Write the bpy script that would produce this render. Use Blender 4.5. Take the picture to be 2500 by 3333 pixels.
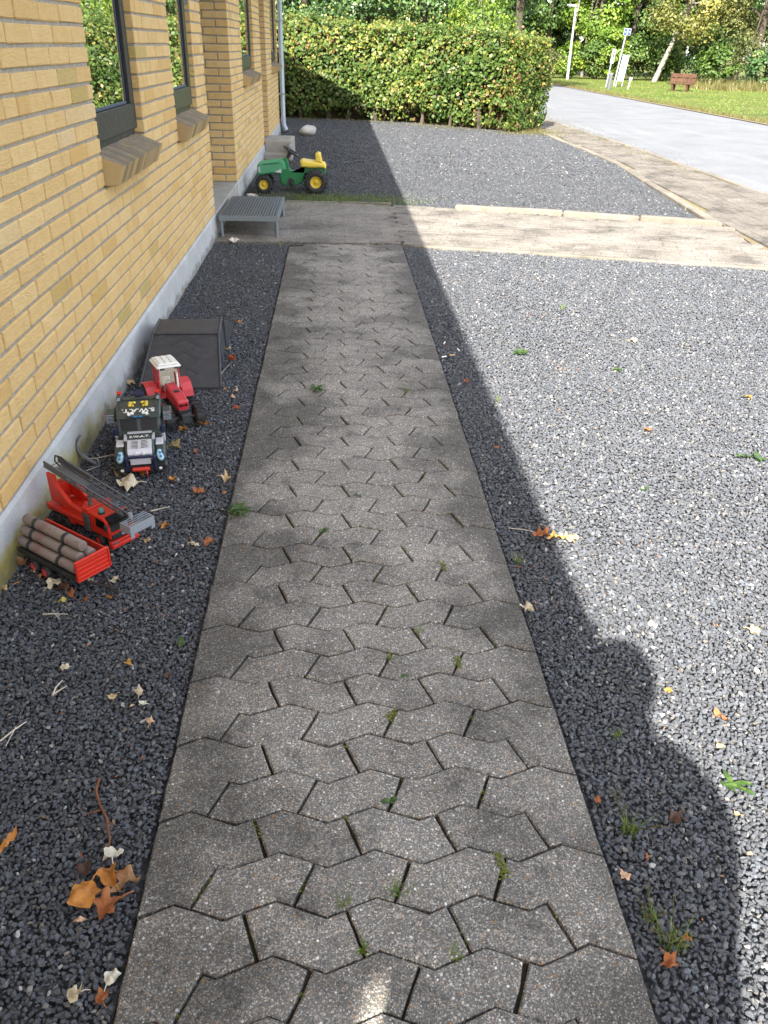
import bpy, bmesh, math, random
import numpy as np
from mathutils import Vector, Matrix, Euler

for _o in list(bpy.data.objects):
    bpy.data.objects.remove(_o)
SC = bpy.context.scene
COL = SC.collection
R = math.radians
rnd = random.Random(7)

# ------------------------------------------------------------------ camera, sky, sun, exposure
cam_data = bpy.data.cameras.new("camera")
cam = bpy.data.objects.new("camera", cam_data)
COL.objects.link(cam)
CAM = Vector((0.0, 0.0, 1.40))
_p, _y, _r = 0.51971, 0.065069, 0.02698
_f = Vector((math.sin(_y) * math.cos(_p), math.cos(_y) * math.cos(_p), -math.sin(_p)))
_rt = Vector((math.cos(_y), -math.sin(_y), 0))
_up = _rt.cross(_f)
_r2 = math.cos(_r) * _rt + math.sin(_r) * _up
_u2 = -math.sin(_r) * _rt + math.cos(_r) * _up
_m = Matrix((_r2, _u2, -_f)).transposed().to_4x4()
_m.translation = CAM
cam.matrix_world = _m
cam_data.sensor_fit = 'VERTICAL'
cam_data.sensor_height = 36.0
cam_data.lens = 36.0 * 2656.5 / 3333.0
cam_data.clip_start = 0.05
cam_data.clip_end = 800.0
cam_data.dof.use_dof = False
SC.camera = cam

TO_SUN = Vector((-0.465, -1.26, 1.0)).normalized()
SUN_EL = math.asin(TO_SUN.z)
world = bpy.data.worlds.new("World")
SC.world = world
world.use_nodes = True
wn = world.node_tree.nodes
wl = world.node_tree.links
wn.clear()
_out = wn.new("ShaderNodeOutputWorld")
_bg = wn.new("ShaderNodeBackground")
_sky = wn.new("ShaderNodeTexSky")
_sky.sky_type = 'NISHITA'
_sky.sun_disc = False
_sky.sun_elevation = SUN_EL
_sky.sun_rotation = math.atan2(TO_SUN.x, TO_SUN.y)
_sky.air_density = 1.0
_sky.dust_density = 2.0
_sky.ozone_density = 1.0
_bg.inputs["Strength"].default_value = 0.15
# broken white cloud over the whole sky
_tc = wn.new("ShaderNodeTexCoord")
_cn = wn.new("ShaderNodeTexNoise"); _cn.inputs["Scale"].default_value = 2.6; _cn.inputs["Detail"].default_value = 7; _cn.inputs["Roughness"].default_value = 0.6
wl.new(_tc.outputs["Generated"], _cn.inputs["Vector"])
_cr = wn.new("ShaderNodeValToRGB"); _cr.color_ramp.elements[0].position = 0.42; _cr.color_ramp.elements[1].position = 0.66
_cr.color_ramp.elements[0].color = (0.12, 0.12, 0.12, 1); _cr.color_ramp.elements[1].color = (0.85, 0.85, 0.85, 1)
wl.new(_cn.outputs["Fac"], _cr.inputs[0])
_cm = wn.new("ShaderNodeMix"); _cm.data_type = 'RGBA'; _cm.inputs[7].default_value = (5.6, 5.3, 4.9, 1)
wl.new(_cr.outputs[0], _cm.inputs[0]); wl.new(_sky.outputs[0], _cm.inputs[6]); wl.new(_cm.outputs[2], _bg.inputs["Color"])
wl.new(_bg.outputs[0], _out.inputs["Surface"])

sun_data = bpy.data.lights.new("sun", 'SUN')
sun_data.energy = 5.0
sun_data.angle = R(0.6)
sun_data.color = (1.0, 0.95, 0.86)
sun = bpy.data.objects.new("sun", sun_data)
COL.objects.link(sun)
sun.rotation_euler = TO_SUN.to_track_quat('Z', 'Y').to_euler()
sun.location = (-10, -25, 25)

SC.view_settings.view_transform = 'Standard'
SC.view_settings.look = 'None'
SC.view_settings.gamma = 1.0
SC.view_settings.use_curve_mapping = False
SC.view_settings.exposure = 1.88
SC.render.engine = 'CYCLES'
SC.cycles.use_denoising = True
SC.cycles.max_bounces = 8
SC.cycles.diffuse_bounces = 4
SC.cycles.glossy_bounces = 4
SC.cycles.transparent_max_bounces = 8
SC.cycles.caustics_reflective = False
SC.cycles.caustics_refractive = False


# ------------------------------------------------------------------ helpers: objects
def tag(o, label=None, cat=None, group=None, kind=None):
    if label: o["label"] = label
    if cat: o["category"] = cat
    if group: o["group"] = group
    if kind: o["kind"] = kind
    return o


def link(name, me, parent=None, loc=None, rot=None):
    o = bpy.data.objects.new(name, me)
    COL.objects.link(o)
    if parent is not None:
        o.parent = parent
    if loc is not None: o.location = loc
    if rot is not None: o.rotation_euler = rot
    return o


def thing(name, label, cat, loc=(0, 0, 0), rz=0.0, group=None, kind=None):
    o = bpy.data.objects.new(name, None)
    COL.objects.link(o)
    o.empty_display_size = 0.05
    o.location = loc
    o.rotation_euler = (0, 0, rz)
    return tag(o, label, cat, group, kind)


def copy_tree(o, parent=None):
    c = o.copy()
    COL.objects.link(c)
    c.parent = parent
    for ch in list(o.children):
        copy_tree(ch, c)
    return c


class MB:
    """Collects simple shapes; build() links them as one mesh object."""
    def __init__(s):
        s.v = []; s.f = []; s.mi = []; s.sm = []
        s.M = Matrix.Identity(4)
        s.cur = 0

    def add(s, vs, fs, smooth=False):
        n = len(s.v)
        s.v += [s.M @ Vector(p) for p in vs]
        for f in fs:
            s.f.append([n + i for i in f]); s.mi.append(s.cur); s.sm.append(smooth)
        return s

    def box(s, c, d, rot=None, bev=0.0, taper=(1, 1)):
        x, y, z = d[0] / 2, d[1] / 2, d[2] / 2
        T = Matrix.Translation(c)
        if rot is not None: T = T @ Euler(rot).to_matrix().to_4x4()
        if bev <= 0:
            vs = [(sx * x * (taper[0] if sz > 0 else 1), sy * y * (taper[1] if sz > 0 else 1), sz * z) for sz in (-1, 1) for sy in (-1, 1) for sx in (-1, 1)]
            fs = [(0, 2, 3, 1), (4, 5, 7, 6), (0, 1, 5, 4), (2, 6, 7, 3), (0, 4, 6, 2), (1, 3, 7, 5)]
            return s.add([T @ Vector(p) for p in vs], fs)
        b = min(bev, x * .9, y * .9, z * .9)
        vs = []; idx = {}
        for sx in (-1, 1):
            for sy in (-1, 1):
                for sz in (-1, 1):
                    tx, ty = (taper if sz > 0 else (1, 1))
                    for a, q in enumerate(((x - b, y - b, z), (x - b, y, z - b), (x, y - b, z - b))):
                        idx[(sx, sy, sz, a)] = len(vs)
                        vs.append((sx * q[0] * tx, sy * q[1] * ty, sz * q[2]))
        I = lambda sx, sy, sz, a: idx[(sx, sy, sz, a)]
        fs = []
        for sz in (-1, 1):
            q = [I(-1, -1, sz, 0), I(1, -1, sz, 0), I(1, 1, sz, 0), I(-1, 1, sz, 0)]; fs.append(q if sz > 0 else q[::-1])
        for sy in (-1, 1):
            q = [I(-1, sy, -1, 1), I(1, sy, -1, 1), I(1, sy, 1, 1), I(-1, sy, 1, 1)]; fs.append(q if sy < 0 else q[::-1])
        for sx in (-1, 1):
            q = [I(sx, -1, -1, 2), I(sx, 1, -1, 2), I(sx, 1, 1, 2), I(sx, -1, 1, 2)]; fs.append(q if sx > 0 else q[::-1])
        for sx in (-1, 1):
            for sy in (-1, 1):
                q = [I(sx, sy, -1, 1), I(sx, sy, -1, 2), I(sx, sy, 1, 2), I(sx, sy, 1, 1)]; fs.append(q if sx * sy < 0 else q[::-1])
        for sx in (-1, 1):
            for sz in (-1, 1):
                q = [I(sx, -1, sz, 0), I(sx, 1, sz, 0), I(sx, 1, sz, 2), I(sx, -1, sz, 2)]; fs.append(q if sx * sz < 0 else q[::-1])
        for sy in (-1, 1):
            for sz in (-1, 1):
                q = [I(-1, sy, sz, 0), I(1, sy, sz, 0), I(1, sy, sz, 1), I(-1, sy, sz, 1)]; fs.append(q if sy * sz > 0 else q[::-1])
        for sx in (-1, 1):
            for sy in (-1, 1):
                for sz in (-1, 1):
                    q = [I(sx, sy, sz, 0), I(sx, sy, sz, 1), I(sx, sy, sz, 2)]; fs.append(q if sx * sy * sz < 0 else q[::-1])
        return s.add([T @ Vector(p) for p in vs], fs)

    def b2(s, x0, x1, y0, y1, z0, z1, bev=0.0):
        return s.box(((x0 + x1) / 2, (y0 + y1) / 2, (z0 + z1) / 2), (abs(x1 - x0), abs(y1 - y0), abs(z1 - z0)), None, bev)

    def cyl(s, p0, p1, r0, r1=None, n=12, cap=True, smooth=True):
        r1 = r0 if r1 is None else r1
        p0 = Vector(p0); p1 = Vector(p1)
        q = (p1 - p0).to_track_quat('Z', 'Y')
        vs = []
        for p, r in ((p0, r0), (p1, r1)):
            for i in range(n):
                a = 2 * math.pi * i / n
                vs.append(p + q @ Vector((r * math.cos(a), r * math.sin(a), 0)))
        s.add(vs, [(i, (i + 1) % n, n + (i + 1) % n, n + i) for i in range(n)], smooth)
        if cap:
            s.add(vs[:n], [tuple(range(n))[::-1]]); s.add(vs[n:], [tuple(range(n))])
        return s

    def tube(s, pts, rad, n=8, cap=True):
        pts = [Vector(p) for p in pts]
        rs = rad if isinstance(rad, (list, tuple)) else [rad] * len(pts)
        vs = []; prev = None
        for i, p in enumerate(pts):
            d = (pts[min(i + 1, len(pts) - 1)] - pts[max(i - 1, 0)]).normalized()
            if prev is None:
                u = d.orthogonal().normalized()
            else:
                u = (prev - d * prev.dot(d)).normalized()
            prev = u
            w = d.cross(u)
            for k in range(n):
                a = 2 * math.pi * k / n
                vs.append(p + (u * math.cos(a) + w * math.sin(a)) * rs[i])
        fs = []
        for i in range(len(pts) - 1):
            for k in range(n):
                fs.append((i * n + k, i * n + (k + 1) % n, (i + 1) * n + (k + 1) % n, (i + 1) * n + k))
        s.add(vs, fs, True)
        if cap:
            s.add(vs[:n], [tuple(range(n))[::-1]]); s.add(vs[-n:], [tuple(range(n))])
        return s

    def prism(s, poly, axis, a0, a1, bev=0.0):
        """poly: 2-D outline; axis 'x','y','z' is the extrusion axis from a0 to a1 (outline in the other two, in order)."""
        def P(u, v, w):
            return (w, u, v) if axis == 'x' else ((u, w, v) if axis == 'y' else (u, v, w))
        n = len(poly)
        if bev <= 0:
            vs = [P(u, v, a0) for u, v in poly] + [P(u, v, a1) for u, v in poly]
            fs = [tuple(range(n))[::-1], tuple(range(n, 2 * n))] + [(i, (i + 1) % n, n + (i + 1) % n, n + i) for i in range(n)]
        else:
            ins = inset_poly(poly, bev)
            sg = 1 if a1 > a0 else -1
            rings = [(ins, a0), (poly, a0 + sg * bev), (poly, a1 - sg * bev), (ins, a1)]
            vs = [P(u, v, w) for pl, w in rings for u, v in pl]
            fs = [tuple(range(n))[::-1], tuple(range(3 * n, 4 * n))]
            for k in range(3):
                fs += [(k * n + i, k * n + (i + 1) % n, (k + 1) * n + (i + 1) % n, (k + 1) * n + i) for i in range(n)]
        area = sum(poly[i][0] * poly[(i + 1) % n][1] - poly[(i + 1) % n][0] * poly[i][1] for i in range(n))
        flip = (area < 0) ^ (a1 < a0) ^ (axis == 'y')
        if flip: fs = [tuple(reversed(f)) for f in fs]
        return s.add(vs, fs)

    def lathe(s, prof, p, axis='y', n=20, smooth=True):
        """prof: (r, h) pairs; spun about axis through p."""
        vs = []; m = len(prof)
        for i in range(n):
            a = 2 * math.pi * i / n
            c, sn = math.cos(a), math.sin(a)
            for r, h in prof:
                q = {'y': (r * c, h, r * sn), 'x': (h, r * c, r * sn), 'z': (r * c, r * sn, h)}[axis]
                vs.append((p[0] + q[0], p[1] + q[1], p[2] + q[2]))
        fs = []
        for i in range(n):
            j = (i + 1) % n
            for k in range(m - 1):
                f = (i * m + k, i * m + k + 1, j * m + k + 1, j * m + k)
                fs.append(f if axis == 'y' else f[::-1])
        return s.add(vs, fs, smooth)

    def ell(s, c, d, nu=12, nv=8):
        vs = []; fs = []
        for j in range(nv + 1):
            t = math.pi * j / nv
            for i in range(nu):
                a = 2 * math.pi * i / nu
                vs.append((c[0] + d[0] * math.sin(t) * math.cos(a), c[1] + d[1] * math.sin(t) * math.sin(a), c[2] + d[2] * math.cos(t)))
        for j in range(nv):
            for i in range(nu):
                fs.append((j * nu + i, (j + 1) * nu + i, (j + 1) * nu + (i + 1) % nu, j * nu + (i + 1) % nu))
        return s.add(vs, fs, True)

    def mesh(s, name, mats):
        me = bpy.data.meshes.new(name)
        me.from_pydata([tuple(v) for v in s.v], [], s.f)
        for m in (mats if isinstance(mats, (list, tuple)) else [mats]):
            me.materials.append(m)
        me.polygons.foreach_set("material_index", s.mi)
        me.polygons.foreach_set("use_smooth", s.sm)
        me.update()
        return me

    def build(s, name, mats, parent=None, loc=None, rot=None):
        return link(name, s.mesh(name, mats), parent, loc, rot)


def inset_poly(poly, d):
    n = len(poly)
    area = sum(poly[i][0] * poly[(i + 1) % n][1] - poly[(i + 1) % n][0] * poly[i][1] for i in range(n))
    sg = 1 if area > 0 else -1
    out = []
    if callable(d):
        return inset_edges(poly, [d(poly[i], poly[(i + 1) % n]) for i in range(n)], sg)
    for i in range(n):
        a = Vector(poly[i - 1]); b = Vector(poly[i]); c = Vector(poly[(i + 1) % n])
        e1 = (b - a).normalized(); e2 = (c - b).normalized()
        n1 = Vector((-e1.y, e1.x)) * sg; n2 = Vector((-e2.y, e2.x)) * sg
        k = 1 + n1.dot(n2)
        m = (n1 + n2) / max(k, 0.35)
        q = b + m * d
        out.append((q.x, q.y))
    return out


def inset_edges(poly, ds, sg):
    """moves each edge inwards by its own distance"""
    n = len(poly); out = []
    for i in range(n):
        a = Vector(poly[i - 1]); b = Vector(poly[i]); c = Vector(poly[(i + 1) % n])
        e1 = (b - a).normalized(); e2 = (c - b).normalized()
        n1 = Vector((-e1.y, e1.x)) * sg; n2 = Vector((-e2.y, e2.x)) * sg
        p1 = b + n1 * ds[i - 1]; p2 = b + n2 * ds[i]
        den = e1.x * e2.y - e1.y * e2.x
        if abs(den) < 0.12: q = b + (n1 * ds[i - 1] + n2 * ds[i]) / 2
        else:
            t_ = ((p2.x - p1.x) * e2.y - (p2.y - p1.y) * e2.x) / den
            q = p1 + e1 * t_
        out.append((q.x, q.y))
    return out


def np_mesh(name, verts, faces, mats, attrs=None, smooth=False):
    """verts (N,3); faces (M,k) arrays of one size; attrs {name: per-face float}."""
    me = bpy.data.meshes.new(name)
    verts = np.asarray(verts, np.float32); faces = np.asarray(faces, np.int32)
    k = faces.shape[1]
    me.vertices.add(len(verts)); me.vertices.foreach_set("co", verts.ravel())
    me.loops.add(faces.size); me.loops.foreach_set("vertex_index", faces.ravel())
    me.polygons.add(len(faces))
    me.polygons.foreach_set("loop_start", np.arange(0, faces.size, k, dtype=np.int32))
    for m in (mats if isinstance(mats, (list, tuple)) else [mats]):
        me.materials.append(m)
    me.update(calc_edges=True)
    if smooth:
        me.polygons.foreach_set("use_smooth", np.ones(len(faces), bool))
    for an, av in (attrs or {}).items():
        a = me.attributes.new(an, 'FLOAT', 'FACE')
        a.data.foreach_set("value", np.asarray(av, np.float32))
    me.validate()
    return me


# ------------------------------------------------------------------ helpers: materials
class NT:
    def __init__(s, name):
        s.m = bpy.data.materials.new(name)
        s.m.use_nodes = True
        s.t = s.m.node_tree
        s.t.nodes.clear()
        s.out = s.n("ShaderNodeOutputMaterial")

    def n(s, typ, **kw):
        nd = s.t.nodes.new(typ)
        for k, v in kw.items():
            setattr(nd, k, v)
        return nd

    def l(s, a, b):
        s.t.links.new(a, b)

    def pos(s):
        if not hasattr(s, "_pos"): s._pos = s.n("ShaderNodeNewGeometry").outputs["Position"]
        return s._pos

    def obj(s):
        return s.n("ShaderNodeTexCoord").outputs["Object"]

    def rand(s):
        return s.n("ShaderNodeObjectInfo").outputs["Random"]

    def noise(s, vec, scale, detail=3, rough=0.55, out="Fac"):
        a = s.n("ShaderNodeTexNoise")
        a.inputs["Scale"].default_value = scale; a.inputs["Detail"].default_value = detail; a.inputs["Roughness"].default_value = rough
        if vec is not None: s.l(vec, a.inputs["Vector"])
        return a.outputs[out]

    def vor(s, vec, scale, feature='F1', dims='3D'):
        a = s.n("ShaderNodeTexVoronoi", feature=feature, voronoi_dimensions=dims)
        a.inputs["Scale"].default_value = scale
        s.l(vec, a.inputs["Vector"])
        return a

    def ramp(s, fac, stops, interp='LINEAR'):
        a = s.n("ShaderNodeValToRGB")
        a.color_ramp.interpolation = interp
        e = a.color_ramp.elements
        while len(e) < len(stops): e.new(0.5)
        for el, (p, c) in zip(e, stops):
            el.position = p
            el.color = (c, c, c, 1) if isinstance(c, (int, float)) else (*c, 1)
        s.l(fac, a.inputs[0])
        return a.outputs[0]

    def math(s, op, a, b=None, clamp=False):
        m = s.n("ShaderNodeMath", operation=op, use_clamp=clamp)
        for i, v in enumerate((a, b)):
            if v is None: continue
            if isinstance(v, (int, float)): m.inputs[i].default_value = v
            else: s.l(v, m.inputs[i])
        return m.outputs[0]

    def mix(s, fac, a, b, mode='MIX'):
        m = s.n("ShaderNodeMix", data_type='RGBA', blend_type=mode)
        for i, v in ((0, fac), (6, a), (7, b)):
            if isinstance(v, (int, float)): m.inputs[i].default_value = v if i == 0 else (v, v, v, 1)
            elif isinstance(v, tuple): m.inputs[i].default_value = (*v, 1)
            else: s.l(v, m.inputs[i])
        return m.outputs[2]

    def sepz(s, vec, ax="Z"):
        a = s.n("ShaderNodeSeparateXYZ"); s.l(vec, a.inputs[0]); return a.outputs[ax]

    def scale(s, vec, sc):
        a = s.n("ShaderNodeVectorMath", operation='MULTIPLY'); s.l(vec, a.inputs[0]); a.inputs[1].default_value = sc; return a.outputs[0]

    def vadd(s, vec, other):
        a = s.n("ShaderNodeVectorMath", operation='ADD'); s.l(vec, a.inputs[0]); s.l(other, a.inputs[1]); return a.outputs[0]

    def bump(s, h, strength, dist=0.01, normal=None):
        b = s.n("ShaderNodeBump"); b.inputs["Strength"].default_value = strength; b.inputs["Distance"].default_value = dist
        s.l(h, b.inputs["Height"])
        if normal is not None: s.l(normal, b.inputs["Normal"])
        return b.outputs[0]

    def pbr(s, col, rough=0.7, metal=0.0, spec=0.5, normal=None, **kw):
        b = s.n("ShaderNodeBsdfPrincipled")
        for k, v in (("Base Color", col), ("Roughness", rough), ("Metallic", metal), ("Specular IOR Level", spec)):
            if isinstance(v, (int, float)): b.inputs[k].default_value = v
            elif isinstance(v, tuple): b.inputs[k].default_value = (*v, 1)
            else: s.l(v, b.inputs[k])
        if normal is not None: s.l(normal, b.inputs["Normal"])
        for k, v in kw.items(): b.inputs[k].default_value = v
        s.l(b.outputs[0], s.out.inputs["Surface"])
        return s.m


def plain(name, col, rough=0.5, metal=0.0, var=0.12, bump=0.0, scale=40.0, dust=0.0, spec=0.5):
    """Painted / plastic / metal surface with slight tonal wear and dust."""
    t = NT(name)
    v = t.obj()
    a = t.noise(v, scale, 4)
    c = t.mix(t.math('MULTIPLY', a, 1.0), tuple(x * (1 - var) for x in col), tuple(min(1, x * (1 + var)) for x in col))
    rg = t.ramp(t.noise(v, scale * 2.3, 3), [(0.3, max(0.03, rough - 0.1)), (0.7, min(1, rough + 0.12))])
    if dust > 0:
        d = t.ramp(t.noise(v, scale * 0.6, 6, 0.7), [(0.45, 0.0), (0.75, dust)])
        c = t.mix(d, c, (0.34, 0.31, 0.27))
    nm = t.bump(t.noise(v, scale * 4, 4), bump, 0.002) if bump > 0 else None
    return t.pbr(c, rg, metal, spec, nm)


def leaf_mat(name, stops, trans=0.35, rough=0.45, spec=0.35):
    """Foliage: colour per leaf from the face attribute 'tint', light passes through."""
    t = NT(name)
    a = t.n("ShaderNodeAttribute"); a.attribute_name = "tint"
    c = t.ramp(a.outputs["Fac"], stops)
    b = t.n("ShaderNodeBsdfPrincipled")
    t.l(c, b.inputs["Base Color"]); b.inputs["Roughness"].default_value = rough; b.inputs["Specular IOR Level"].default_value = spec
    tr = t.n("ShaderNodeBsdfTranslucent")
    t.l(t.mix(0.5, c, t.mix(1.0, c, (1.0, 1.0, 0.35), 'MULTIPLY')), tr.inputs["Color"])
    mx = t.n("ShaderNodeMixShader"); mx.inputs[0].default_value = trans
    t.l(b.outputs[0], mx.inputs[1]); t.l(tr.outputs[0], mx.inputs[2]); t.l(mx.outputs[0], t.out.inputs["Surface"])
    return t.m


# ------------------------------------------------------------------ materials
def brick_mat(name, per_object):
    t = NT(name)
    if per_object: r = t.rand()
    else:
        a = t.n("ShaderNodeAttribute"); a.attribute_name = "tint"; r = a.outputs["Fac"]
    p = t.pos()
    base = t.ramp(r, [(0.0, (0.72, 0.475, 0.20)), (0.25, (0.77, 0.53, 0.24)), (0.5, (0.755, 0.515, 0.225)), (0.72, (0.79, 0.555, 0.265)), (0.88, (0.73, 0.495, 0.22)),
                      (0.958, (0.69, 0.44, 0.165)), (0.962, (0.55, 0.41, 0.15)), (0.976, (0.58, 0.43, 0.165)), (0.980, (0.76, 0.58, 0.34)), (1.0, (0.74, 0.53, 0.27))])
    n1 = t.noise(p, 14, 4, 0.6)
    c = t.mix(t.ramp(n1, [(0.35, 0.0), (0.7, 0.6)]), base, t.mix(1.0, base, (0.90, 0.86, 0.76), 'MULTIPLY'))
    c = t.mix(t.ramp(t.noise(p, 38, 5, 0.7), [(0.5, 0.0), (0.72, 0.5)]), c, t.mix(1.0, base, (1.12, 1.14, 1.25), 'MULTIPLY'))
    c = t.mix(t.ramp(t.noise(t.scale(p, (3, 3, 0.35)), 3.2, 5, 0.65), [(0.56, 0.0), (0.75, 0.35)]), c, t.mix(1.0, c, (0.72, 0.68, 0.6), 'MULTIPLY'))
    c = t.mix(t.ramp(t.noise(p, 220, 3, 0.7), [(0.58, 0.0), (0.75, 0.35)]), c, (0.36, 0.22, 0.08))
    h = t.math('ADD', t.noise(t.scale(p, (1, 1, 3.0)), 45, 5, 0.62), t.math('MULTIPLY', t.noise(p, 330, 3, 0.7), 0.35))
    return t.pbr(c, 0.88, 0, 0.2, t.bump(h, 0.9, 0.008))

M = {}
M["brick"] = brick_mat("yellow_brick", True)
M["brick_far"] = brick_mat("yellow_brick_tinted", False)

t = NT("mortar"); p = t.pos()
c = t.mix(t.ramp(t.noise(p, 30, 5), [(0.3, 0.0), (0.7, 1.0)]), (0.29, 0.26, 0.215), (0.42, 0.38, 0.32))
c = t.mix(t.ramp(t.noise(p, 120, 4, 0.7), [(0.6, 0.0), (0.7, 0.6)]), c, (0.70, 0.68, 0.63))
M["mortar"] = t.pbr(c, 0.95, 0, 0.1, t.bump(t.noise(p, 260, 4, 0.7), 0.6, 0.004))

t = NT("sill_brick"); p = t.pos(); r = t.rand()
c = t.ramp(r, [(0.0, (0.26, 0.185, 0.10)), (0.5, (0.38, 0.275, 0.145)), (1.0, (0.48, 0.35, 0.17))])
up = t.sepz(t.n("ShaderNodeNewGeometry").outputs["Normal"])
lich = t.math('MULTIPLY', t.ramp(up, [(0.3, 0.0), (0.75, 1.0)]), t.ramp(t.noise(p, 24, 6, 0.7), [(0.3, 0.25), (0.62, 0.95)]))
c = t.mix(lich, c, t.mix(t.noise(p, 160, 3), (0.11, 0.095, 0.075), (0.24, 0.215, 0.185)))
M["sill"] = t.pbr(c, 0.9, 0, 0.2, t.bump(t.noise(p, 150, 5, 0.65), 0.45, 0.004))

t = NT("red_mortar"); p = t.pos()
M["redmortar"] = t.pbr(t.mix(t.noise(p, 60), (0.40, 0.20, 0.125), (0.52, 0.30, 0.20)), 0.9, 0, 0.2, t.bump(t.noise(p, 300), 0.4, 0.003))

def concrete(name, lo, hi, algae=False, bump=0.5, stain=0.3):
    t = NT(name); p = t.pos()
    c = t.mix(t.ramp(t.noise(p, 5, 6, 0.65), [(0.3, 0.0), (0.7, 1.0)]), lo, hi)
    c = t.mix(1.0, c, t.ramp(t.rand(), [(0.0, 0.80), (1.0, 1.10)]), 'MULTIPLY')
    c = t.mix(t.ramp(t.noise(p, 90, 5, 0.7), [(0.52, 0.0), (0.72, stain)]), c, (0.12, 0.115, 0.105))
    c = t.mix(t.ramp(t.noise(p, 140, 4, 0.7), [(0.6, 0.0), (0.72, 0.35)]), c, (0.60, 0.59, 0.56))
    if algae:
        z = t.sepz(p); y = t.sepz(p, "Y")
        hgt = t.math('ADD', t.math('MULTIPLY', z, -9.0), t.math('MULTIPLY', t.noise(t.scale(p, (1, 0.6, 1)), 5, 5, 0.6), 2.3))
        near = t.ramp(t.math('DIVIDE', y, 6.0), [(0.30, 1.0), (0.50, 0.85), (0.60, 0.0)])
        f = t.math('MULTIPLY', t.ramp(t.math('ADD', hgt, -0.22), [(0.05, 0.0), (0.55, 0.95)]), near)
        c = t.mix(f, c, t.mix(t.noise(p, 40), (0.42, 0.33, 0.035), (0.30, 0.27, 0.08)))
        f2 = t.ramp(t.math('ADD', t.math('MULTIPLY', z, -14.0), t.math('MULTIPLY', t.noise(p, 9, 5), 2.4)), [(0.55, 0.0), (1.0, 0.6)])
        c = t.mix(f2, c, (0.13, 0.12, 0.095))
    h = t.math('ADD', t.noise(p, 40, 5), t.math('MULTIPLY', t.noise(p, 260, 3, 0.7), 0.5))
    return t.pbr(c, 0.92, 0, 0.2, t.bump(h, bump, 0.005))

M["plinth"] = concrete("plinth_concrete", (0.38, 0.38, 0.37), (0.52, 0.52, 0.51), algae=True)
M["concrete"] = concrete("cast_concrete", (0.28, 0.265, 0.235), (0.40, 0.38, 0.34))
M["kerb"] = concrete("kerb_concrete", (0.125, 0.110, 0.088), (0.235, 0.208, 0.168), stain=0.6)

def aggregate(name, dark, light, gain=1.0, worn_edges=0.0):
    """Weathered concrete with exposed pebbles."""
    t = NT(name); p = t.pos(); r = t.rand()
    xy = t.scale(p, (1, 1, 0.35))
    dirt = t.ramp(t.noise(p, 2.6, 6, 0.62), [(0.36, 0.0), (0.64, 1.0)])
    mtx = t.mix(t.noise(p, 190, 4, 0.7), dark, light)
    v0 = t.vor(xy, 340); c0 = t.n("ShaderNodeSeparateColor"); t.l(v0.outputs["Color"], c0.inputs[0])
    pal = [(0.0, (0.06, 0.058, 0.055)), (0.22, (0.15, 0.14, 0.128)), (0.42, (0.30, 0.27, 0.235)), (0.60, (0.44, 0.395, 0.335)), (0.76, (0.52, 0.46, 0.385)), (0.86, (0.42, 0.25, 0.12)), (0.92, (0.62, 0.58, 0.52)), (1.0, (0.78, 0.75, 0.69))]
    col0 = t.ramp(c0.outputs[0], pal)
    m0 = t.math('MULTIPLY', t.ramp(v0.outputs["Distance"], [(0.50, 1.0), (0.68, 0.0)]), t.ramp(c0.outputs[1], [(0.12, 0.0), (0.25, 1.0)]))
    v1 = t.vor(xy, 125); c1 = t.n("ShaderNodeSeparateColor"); t.l(v1.outputs["Color"], c1.inputs[0])
    pal1 = [(0.0, (0.09, 0.09, 0.09)), (0.2, (0.20, 0.175, 0.15)), (0.36, (0.33, 0.29, 0.24)), (0.52, (0.43, 0.385, 0.32)), (0.63, (0.38, 0.21, 0.085)), (0.70, (0.50, 0.45, 0.38)), (0.85, (0.66, 0.63, 0.58)), (1.0, (0.80, 0.78, 0.74))]
    col1 = t.ramp(c1.outputs[0], pal1)
    vis = t.math('ADD', t.math('MULTIPLY', r, 0.26), t.math('MULTIPLY', t.noise(p, 4, 4), 0.62))
    thr = t.math('GREATER_THAN', t.math('ADD', c1.outputs[1], t.math('MULTIPLY', vis, 0.58)), 1.02)
    m1 = t.math('MULTIPLY', t.ramp(v1.outputs["Distance"], [(0.30, 1.0), (0.40, 0.0)]), thr)
    c = t.mix(t.math('MULTIPLY', m0, 0.72), mtx, col0)
    c = t.mix(m1, c, col1)
    edge = t.ramp(t.math('ABSOLUTE', t.math('SUBTRACT', t.sepz(p, 'X'), 0.10)), [(0.16, 0.0), (0.44, worn_edges)])
    tone = t.ramp(t.math('SUBTRACT', t.math('ADD', t.math('MULTIPLY', r, 0.22), t.math('MULTIPLY', dirt, 0.80)), edge), [(0.0, 0.50), (0.38, 0.93), (0.85, 1.24)])
    c = t.mix(1.0, c, tone, 'MULTIPLY')
    c = t.mix(1.0, c, gain, 'MULTIPLY')
    c = t.mix(t.ramp(t.noise(p, 7, 5, 0.7), [(0.56, 0.0), (0.68, 0.55)]), c, (0.045, 0.041, 0.039))
    h = t.math('ADD', t.math('MULTIPLY', m1, 1.0), t.math('ADD', t.math('MULTIPLY', m0, 0.5), t.math('MULTIPLY', t.noise(p, 420, 3, 0.7), 0.45)))
    return t.pbr(c, 0.86, 0, 0.25, t.bump(h, 0.8, 0.003))

M["paver"] = aggregate("exposed_aggregate", (0.088, 0.084, 0.077), (0.248, 0.237, 0.214), 1.04, 0.50)
M["paver2"] = aggregate("cross_path_concrete", (0.15, 0.136, 0.116), (0.27, 0.25, 0.215), 0.76)
M["walkstone"] = aggregate("sidewalk_stone", (0.12, 0.106, 0.088), (0.21, 0.19, 0.16), 0.63)

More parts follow.
